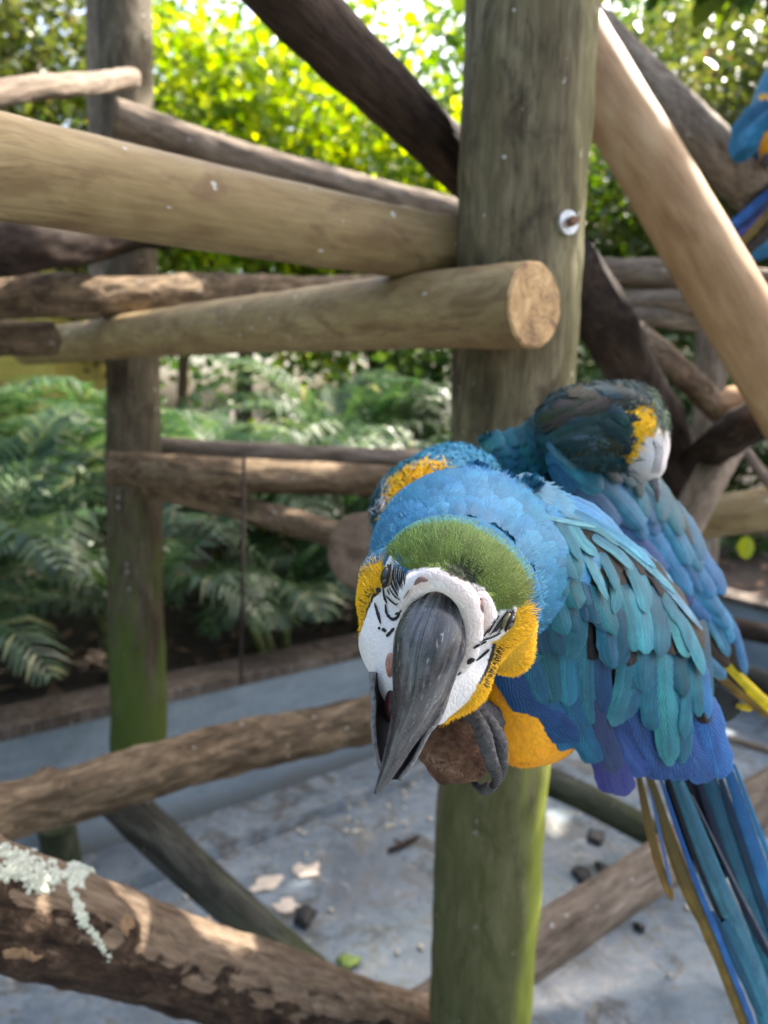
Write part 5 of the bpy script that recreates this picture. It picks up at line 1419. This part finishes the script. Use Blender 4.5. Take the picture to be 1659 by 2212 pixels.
# --- leg and toes on the perch
def toe(pts, r, nm, par, mat=FOOTM, k=48):
    q = spline(np.array(pts, float), k); rr = np.linspace(r[0], r[1], k) * (1 + .07 * np.sin(np.linspace(0, 12, k)) + .05 * np.sign(np.sin(np.linspace(0, 75, k))))
    V, F = tube_arrays(P(q[:, 0], q[:, 1], q[:, 2]), rr, 12); return mesh_np(nm, V, F, mat, par)
foot = toe([(1075, 1560, .415), (1040, 1535, .395), (1010, 1530, .375), (985, 1532, .365)], (.0075, .0052), 'foot', mac)
t_ = toe([(990, 1528, .372), (1018, 1542, .350), (1040, 1574, .341), (1052, 1614, .341), (1064, 1652, .346)], (.0042, .0036), 'toe', foot)
toe([(1062, 1648, .346), (1074, 1676, .352), (1066, 1698, .362), (1046, 1708, .370)], (.0034, .0012), 'claw', t_, CLAWM)
t_ = toe([(1000, 1530, .378), (1052, 1556, .368), (1078, 1602, .366), (1084, 1650, .370)], (.0045, .0036), 'toe', foot)
toe([(1084, 1648, .370), (1080, 1680, .376), (1060, 1700, .384)], (.0034, .0012), 'claw', t_, CLAWM)
toe([(1022, 1690, .374), (1040, 1706, .366), (1060, 1700, .360)], (.0015, .0032), 'toe', foot)
# ------------------------------------------------------------------ preening macaw
GM = 'blue and yellow macaws'
mac2 = empty('macaw', P(1400, 1500, .66)); tag(mac2, 'ruffled teal macaw preening its back with its head turned away', 'macaw', GM)
s2 = Sdf()
s2.cone((1108, 1000, .61, 72), (1200, 1060, .62, 120), .03)
s2.cone((1200, 1060, .635, 116), (1340, 1190, .665, 120), .03)
s2.cone((1340, 1190, .665, 116), (1480, 1360, .685, 64), .03)
s2.cone((1250, 930, .56, 84), (1345, 920, .55, 86), .02)
s2.cone((1345, 920, .55, 80), (1376, 960, .54, 60), .015)
s2.cone((1392, 985, .535, 44), (1400, 1005, .53, 36), .01)
s2.cone((1190, 950, .59, 60), (1250, 930, .56, 80), .02)
s2.cone((1300, 1340, .66, 90), (1380, 1470, .665, 60), .03)
s2.cone((1330, 1440, .665, 40), (1345, 1490, .67, 20), .01)
def c7(pts): return [(1124.6 + .2315 * x, 795.5 + .2315 * y) for x, y in pts]
P2Y = c7([(970, 380), (1040, 350), (1180, 350), (1250, 400), (1280, 560), (1240, 650), (1140, 660), (1120, 780), (1030, 890), (960, 830), (970, 770), (1060, 740), (1010, 600)])
P2W = c7([(1240, 640), (1280, 570), (1420, 600), (1440, 800), (1400, 1010), (1300, 1080), (1020, 1060), (1010, 880), (1120, 760), (1150, 660)])
V2, Q2 = surface_nets(s2, *s2.bounds(), .0032)
x, y, d = proj(V2)
C = np.tile(np.array((.02, .09, .11)), (len(V2), 1))
C[y > 1060] = (.03, .10, .16); C[(y < 985) & (x > 1160)] = (.025, .05, .055)
C[inpoly(x, y, P2W)] = (.62, .58, .57); C[inpoly(x, y, P2Y)] = C_YEL
n2 = s2.normal(V2); C[(n2 @ FWD > .1) & (y > 1040)] = C_ORA
mesh_np('body', V2, Q2, SKINM, mac2, cols=C)
def W2(x, y):
    x = np.asarray(x, float); y = np.asarray(y, float)
    s = (x - 1150) * .69 + (y - 1000) * .724; t = (x - 1150) * .724 - (y - 1000) * .69
    return .538 + .00012 * s + 1.2e-6 * t * t
def S2(x, y): return s2.hit(x, y, .35)
wing2 = feather([(1170, 1030), (1330, 1180), (1500, 1380)], 210, W2, -.004, -.004, (.02, .06, .10), mac2, name='wing', tip=.3, fray=0)
R2 = dict(parent=wing2, depth=W2)
for pth, w, col, o_ in (([(1440, 1330), (1540, 1440), (1680, 1556)], 30, C_GOLD, -.004), ([(1490, 1370), (1575, 1455), (1700, 1560)], 18, C_BLACK, -.003), ([(1540, 1405), (1600, 1468), (1700, 1562)], 25, (.80, .58, .01), -.002),
                        ([(1420, 1430), (1500, 1500), (1600, 1535)], 70, (.028, .035, .036), -.012), ([(1590, 1524), (1625, 1532)], 14, (.75, .55, .02), -.008), ([(1500, 1480), (1545, 1560), (1556, 1612)], 26, C_BLACK, -.012),
                        ([(1470, 1290), (1560, 1370), (1606, 1452)], 40, C_BROWN, -.002), ([(1500, 1250), (1580, 1350), (1612, 1458)], 20, (.09, .26, .48), -.0005), ([(1430, 1270), (1510, 1370), (1575, 1440)], 38, (.05, .035, .024), -.001),
                        ([(1460, 1340), (1520, 1420), (1568, 1466)], 28, (.14, .38, .50), .0005), ([(1490, 1270), (1560, 1330), (1580, 1390)], 26, (.06, .32, .50), .0008), ([(1500, 1300), (1545, 1370), (1572, 1416)], 14, (.12, .38, .52), .001)):
    feather(pth, w, W2, o_, o_ + .001, vary(col, .05), wing2, tip=.22)
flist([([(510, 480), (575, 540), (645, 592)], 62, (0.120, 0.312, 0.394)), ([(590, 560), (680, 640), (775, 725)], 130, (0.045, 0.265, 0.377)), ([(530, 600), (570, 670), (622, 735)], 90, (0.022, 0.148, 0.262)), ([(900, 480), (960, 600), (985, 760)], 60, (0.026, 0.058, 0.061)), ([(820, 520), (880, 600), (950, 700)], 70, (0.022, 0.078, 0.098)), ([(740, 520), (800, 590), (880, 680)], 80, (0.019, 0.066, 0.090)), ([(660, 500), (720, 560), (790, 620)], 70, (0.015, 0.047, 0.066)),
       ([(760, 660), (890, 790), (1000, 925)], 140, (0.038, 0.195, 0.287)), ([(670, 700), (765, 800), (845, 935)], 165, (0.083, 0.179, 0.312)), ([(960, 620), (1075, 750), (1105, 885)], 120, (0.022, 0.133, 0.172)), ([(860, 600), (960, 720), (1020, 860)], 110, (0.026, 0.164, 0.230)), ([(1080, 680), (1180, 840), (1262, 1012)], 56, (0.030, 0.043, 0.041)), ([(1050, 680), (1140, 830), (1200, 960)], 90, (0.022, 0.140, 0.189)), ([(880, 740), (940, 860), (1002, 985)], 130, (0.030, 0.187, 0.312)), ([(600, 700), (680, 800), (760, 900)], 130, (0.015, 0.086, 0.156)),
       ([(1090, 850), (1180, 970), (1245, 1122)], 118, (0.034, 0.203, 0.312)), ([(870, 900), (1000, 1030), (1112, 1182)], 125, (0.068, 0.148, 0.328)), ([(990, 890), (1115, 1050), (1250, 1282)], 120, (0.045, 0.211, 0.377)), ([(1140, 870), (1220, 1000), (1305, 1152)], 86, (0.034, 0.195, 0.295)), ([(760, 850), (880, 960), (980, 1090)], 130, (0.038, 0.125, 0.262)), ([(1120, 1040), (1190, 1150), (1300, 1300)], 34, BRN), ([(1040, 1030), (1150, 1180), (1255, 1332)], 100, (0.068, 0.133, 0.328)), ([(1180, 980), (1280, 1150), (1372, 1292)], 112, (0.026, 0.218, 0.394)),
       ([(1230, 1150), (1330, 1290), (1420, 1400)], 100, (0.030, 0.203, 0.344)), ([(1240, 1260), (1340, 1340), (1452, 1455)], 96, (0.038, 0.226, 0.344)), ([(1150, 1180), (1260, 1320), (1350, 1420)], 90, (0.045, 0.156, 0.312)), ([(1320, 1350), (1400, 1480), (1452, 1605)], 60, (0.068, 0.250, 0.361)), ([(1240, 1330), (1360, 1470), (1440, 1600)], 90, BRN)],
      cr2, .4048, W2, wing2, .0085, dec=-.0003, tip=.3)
# fluffed small feathers on the shoulder hump
for r_ in range(7):
    for c_ in range(7):
        bx = 1040 + c_ * 24 + r_ * 9 + random.gauss(0, 4); by = 928 + r_ * 19 + abs(c_ - 3) * 3 + random.gauss(0, 4)
        if bx > 1235 or (bx > 1185 and by < 965): continue
        feather([(bx, by), (bx + 10, by + 18), (bx + 22, by + 36)], 32, S2, .001, .004, vary((.03, .17, .20) if random.random() < .6 else (.04, .22, .27), .15), mac2, name='shoulder_feather', tip=.5, base_w=.8)
# dark ruffled nape feathers hanging back from the turned head
for pth, w in (([(1370, 860), (1290, 840), (1215, 868), (1165, 912)], 46), ([(1375, 870), (1300, 862), (1230, 892), (1172, 925)], 44), ([(1365, 905), (1300, 890), (1240, 905), (1190, 945)], 46), ([(1352, 930), (1290, 918), (1230, 930), (1185, 950)], 44),
               ([(1360, 955), (1300, 945), (1250, 950), (1210, 962)], 40), ([(1300, 950), (1340, 962), (1362, 975)], 34), ([(1240, 935), (1300, 955), (1345, 970)], 34), ([(1345, 850), (1290, 826), (1230, 850)], 44), ([(1390, 868), (1340, 838), (1290, 832)], 40), ([(1330, 890), (1350, 905), (1362, 940)], 30), ([(1300, 870), (1340, 890), (1356, 915)], 30), ([(1260, 900), (1310, 915), (1350, 940)], 36)):
    for sgm in range(2):
        q_ = spline(np.array(pth, float), 5); b_, e_ = (q_[0], q_[3]) if sgm == 0 else (q_[1], q_[4])
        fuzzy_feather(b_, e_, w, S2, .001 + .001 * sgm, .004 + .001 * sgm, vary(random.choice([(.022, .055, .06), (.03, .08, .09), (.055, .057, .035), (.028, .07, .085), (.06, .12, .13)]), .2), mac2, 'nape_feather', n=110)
p = sample_mesh(V2, Q2, 26000); x, y, d = proj(p); nn2 = s2.normal(p)
k = (y < 1040) & (x > 1150) & (np.sum(nn2 * cam_dirs(p), axis=1) > -.4) & ~inpoly(x, y, P2W)
p, nn2, x, y = p[k], nn2[k], x[k], y[k]
cc = np.tile(np.array((.03, .065, .07)), (len(p), 1)); cc[rng.random(len(p)) < .3] = (.05, .10, .11); cc[rng.random(len(p)) < .12] = (.09, .085, .04)
yy = inpoly(x + rng.normal(0, 5, len(x)), y + rng.normal(0, 5, len(x)), P2Y); cc[yy] = C_YEL
gr_ = (x > 1405) & (y < 935) & ~yy; cc[gr_] = (.10, .15, .08)
fl = np.where(yy[:, None], P(1380, 1000, .5) - P(1400, 880, .5), P(1180, 950, .55) - P(1400, 860, .54))
blades(p, nn2, fl, np.where(yy, .007, .010), .0005, cc, 'head_down', mac2, .2)
# little dark rows on its pale cheek
for i in range(4):
    q = spline(np.array([(1412 + i * 6, 948 + i * 5), (1416 + i * 5, 985), (1408 + i * 5, 1022)]), 8)
    V, F = tube_arrays(P(q[:, 0], q[:, 1], S2(q[:, 0], q[:, 1]) - .0001), .00022, 5); mesh_np('face_stripe', V, F, LINEM, mac2)
q = spline(np.array([(1412, 1035, .528), (1420, 1060, .526), (1420, 1085, .53)]), 8)
V, F = tube_arrays(P(q[:, 0], q[:, 1], q[:, 2]), np.linspace(.0045, .001, 8), 10); mesh_np('upper_beak', V, F, RIMM, mac2)
q = spline(np.array([(1345, 1470, .67), (1350, 1500, .665), (1375, 1520, .66)]), 8)
V, F = tube_arrays(P(q[:, 0], q[:, 1], q[:, 2]), .006, 8); mesh_np('foot', V, F, FOOTM, mac2)

# ------------------------------------------------------------------ macaw hidden behind the front one
mac3 = empty('macaw', P(1010, 1420, .62)); tag(mac3, 'macaw mostly hidden behind the front macaw, only its yellow neck showing', 'macaw', GM)
s3 = Sdf()
s3.cone((918, 1088, .50, 96), (980, 1072, .53, 92), .02)
s3.cone((980, 1078, .53, 90), (1010, 1190, .57, 84), .03)
s3.cone((1010, 1190, .57, 84), (1030, 1330, .59, 80), .03)
s3.cone((880, 1120, .50, 64), None, .02)
def c3(pts): return [(757 + .2315 * a, 932.6 + .2315 * b) for a, b in pts]
P3Y = c3([(450, 370), (700, 285), (860, 265), (940, 340), (700, 470), (480, 660), (370, 820), (320, 800), (330, 640), (360, 480), (420, 420)])
P3W1, P3W2 = c3([(270, 550), (350, 520), (350, 590), (300, 620)]), c3([(230, 720), (320, 680), (330, 750), (260, 800)])
P3K = c3([(480, 400), (530, 420), (520, 480), (460, 500)])
def cols3(x, y):
    c = np.tile(np.array((.03, .17, .22)), (len(x), 1)); m = rng.random(len(x)); c[m < .35] = (.05, .25, .36); c[m > .85] = (.02, .07, .09)
    c[(x > 900) & (y < 1010)] = (.06, .29, .45)
    c[inpoly(x, y, c3([(215, 640), (330, 600), (320, 700), (300, 850), (210, 850)]))] = (.02, .06, .07)
    c[inpoly(x, y, P3Y)] = C_YEL; c[inpoly(x, y, P3K)] = (.04, .06, .06); c[inpoly(x, y, P3W1) | inpoly(x, y, P3W2)] = (.68, .66, .68)
    return c
V3, Q3 = surface_nets(s3, *s3.bounds(), .003); x, y, d = proj(V3)
mesh_np('body', V3, Q3, SKINM, mac3, cols=cols3(x, y) * .8)
p = sample_mesh(V3, Q3, 16000); x, y, d = proj(p); n3 = s3.normal(p); k = (np.sum(n3 * cam_dirs(p), axis=1) > -.4) & (y < 1180)
p, n3, x, y = p[k], n3[k], x[k], y[k]
blades(p, n3, np.tile(P(1020, 980, .5) - P(840, 1120, .48), (len(p), 1)), np.full(len(p), .009), .0005, cols3(x + rng.normal(0, 4, len(x)), y + rng.normal(0, 4, len(x))), 'neck_down', mac3, .3)
wing3 = feather([(1000, 1150), (1030, 1240), (1040, 1380)], 90, lambda a, b: s3.hit(a, b, .35), .001, .003, C_DEEP, mac3, name='wing')

# ------------------------------------------------------------------ macaw at the edge
mac4 = empty('macaw', P(1690, 350, 1.5)); tag(mac4, 'macaw with orange breast sitting high on the pale stub log', 'macaw', GM)
s4 = Sdf()
s4.cone((1690, 262, 1.52, 62), (1672, 320, 1.5, 44), .05)
s4.cone((1690, 262, 1.52, 60), (1706, 190, 1.5, 52), .05)
s4.cone((1706, 188, 1.5, 52), (1730, 180, 1.47, 44), .04)
V4, Q4 = surface_nets(s4, *s4.bounds(.03), .006); x, y, d = proj(V4)
C = np.tile(np.array(C_ORA), (len(V4), 1)); C[(y < 215)] = C_BLUE; C[(y < 240) & (y > 205) & (x < 1690)] = C_YEL; C[x < 1640] = (.03, .17, .30)
mesh_np('body', V4, Q4, SKINM, mac4, cols=C)
W4 = lambda a, b: 1.43 + (np.asarray(a) - 1620) * -.0004 + 0 * np.asarray(b)
wing4 = feather([(1672, 232), (1622, 275), (1588, 350)], 66, W4, 0, 0, (.025, .16, .27), mac4, name='wing', tip=.5, base_w=.8)
for i in range(9):
    t = i / 8; feather([(1670 - 20 * t, 240 + 20 * t + random.gauss(0, 5)), (1640 - 30 * t, 275 + 20 * t), (1612 - 26 * t, 318 + 22 * t)], 26, W4, .006 + .002 * (8 - i), .01 + .002 * (8 - i), vary((.03, .19, .32), .15), wing4)
T4 = lambda a, b: 1.5 + 0 * np.asarray(a) + 0 * np.asarray(b)
tail4 = feather([(1690, 380), (1640, 440), (1590, 520)], 50, T4, -.01, -.01, (.04, .032, .02), mac4, name='tail', tip=.2)
for pth, w, col, o_ in (([(1680, 400), (1618, 458), (1562, 505)], 22, (.03, .12, .34), .0), ([(1690, 420), (1620, 490), (1558, 534)], 16, (.06, .07, .26), .004), ([(1700, 410), (1640, 482), (1576, 552)], 17, C_GOLD, .01), ([(1720, 430), (1650, 510), (1585, 560)], 22, C_BROWN, .0),
                        ([(1730, 500), (1660, 540), (1575, 566)], 26, (.03, .17, .30), -.004), ([(1730, 470), (1680, 520), (1630, 545)], 26, (.03, .15, .24), -.002)):
    feather(pth, w, T4, o_, o_, col, tail4, tip=.2)
q = spline(np.array([(1745, 185, 1.44), (1775, 195, 1.43), (1782, 222, 1.43)]), 8); V, F = tube_arrays(P(q[:, 0], q[:, 1], q[:, 2]), np.linspace(.022, .003, 8), 10); mesh_np('upper_beak', V, F, BEAKM, mac4)
V, F = tube_arrays([P(1660, 336, 1.49), P(1655, 352, 1.47)], .012, 8); mesh_np('foot', V, F, FOOTM, mac4)

# ------------------------------------------------------------------ scraps on the tank floor
PEEL = plain('pale_scrap', (.62, .52, .42), .7, .2, 90); DROP = plain('dropping', (.02, .018, .018), .6, .4, 90); CRUMB = plain('crumb', (.48, .43, .33), .8, .3, 120); GRN = plain('green_scrap', (.22, .30, .06), .6, .3, 80)
def lump(x, y, rx, ry, h, name, mat, label, cat, group=None, flat=False, rot=0.0, rag=.25):
    c = G(x, y, 0.004); dist = np.linalg.norm(c - CAM_POS); s = dist / FPX
    k = 12; V = [c + np.array([0, 0, h])]; F = []
    rs = np.random.default_rng(int(x * 7 + y)); rad = 1 + rs.normal(0, rag, k)
    ux = np.array([math.cos(rot), math.sin(rot), 0]); uy = np.array([-math.sin(rot), math.cos(rot), 0])
    for lv, (f_, z) in enumerate(((.6, .85), (1.0, .45), (.9, 0))):
        for j in range(k):
            a = 2 * math.pi * j / k
            V.append(c + (ux * math.cos(a) * rx * s * f_ + uy * math.sin(a) * ry * s * 1.8 * f_) * rad[j] + np.array([0, 0, h * z]))
    for j in range(k):
        j2 = (j + 1) % k; F.append((0, 1 + j, 1 + j2))
        for r in range(2): F.append((1 + r * k + j, 1 + (r + 1) * k + j, 1 + (r + 1) * k + j2, 1 + r * k + j2))
    o = mesh_np(name, V, F, mat, smooth=not flat); tag(o, label, cat, group); return o
for (x, y, rx, ry, rt) in ((665, 1882, 26, 12, .1), (580, 1908, 30, 11, .5), (620, 1960, 28, 10, -.2), (700, 1795, 0, 0, 0)):
    if rx: lump(x, y, rx, ry, .004, 'fruit_peel', PEEL, {665: 'whitish rounded fruit peel farthest from the dark mossy brace', 580: 'pale pinkish fruit peel nearest the dark mossy brace', 620: 'pale fruit peel beside the round black dropping'}[x], 'peel', 'fruit peels on the tank floor', True, rt)
lump(662, 1984, 22, 15, .018, 'dropping', DROP, 'round black dropping below the fruit peels', 'dropping')
for (x, y, r_) in ((1255, 1890, 17), (1302, 1876, 13), (1285, 1808, 16), (1380, 2005, 8)):
    lump(x, y, r_, r_ * .7, .012, 'dropping', DROP, 'small black dropping on the floor right of the mossy post', 'dropping', 'droppings right of the mossy post')
lump(755, 2078, 22, 9, .008, 'leaf_scrap', GRN, 'small green leaf scrap on the tank floor near the mossy post', 'leaf scrap')
rs = np.random.default_rng(5)
for i in range(44):
    x, y = (rs.uniform(640, 930), rs.uniform(1690, 1800)) if i < 22 else (rs.uniform(400, 1620), rs.uniform(1760, 2180))
    lump(x, y, rs.uniform(3, 7), rs.uniform(2.5, 4.5), .004, 'crumb', CRUMB, 'pale food crumb scattered on the tank floor', 'crumb', 'food crumbs on the tank floor')
fx = [(838, 1838), (868, 1826), (905, 1806)]
V, F = tube_arrays([G(a, b, .008) for a, b in fx], [.004, .009, .005], 8); tw = mesh_np('twig', V, F, W_DARK); tag(tw, 'dark forked twig lying on the wet tank floor', 'twig')
V, F = tube_arrays([G(872, 1826, .008), G(850, 1812, .010)], [.005, .002], 6); mesh_np('side_twig', V, F, W_DARK, tw)
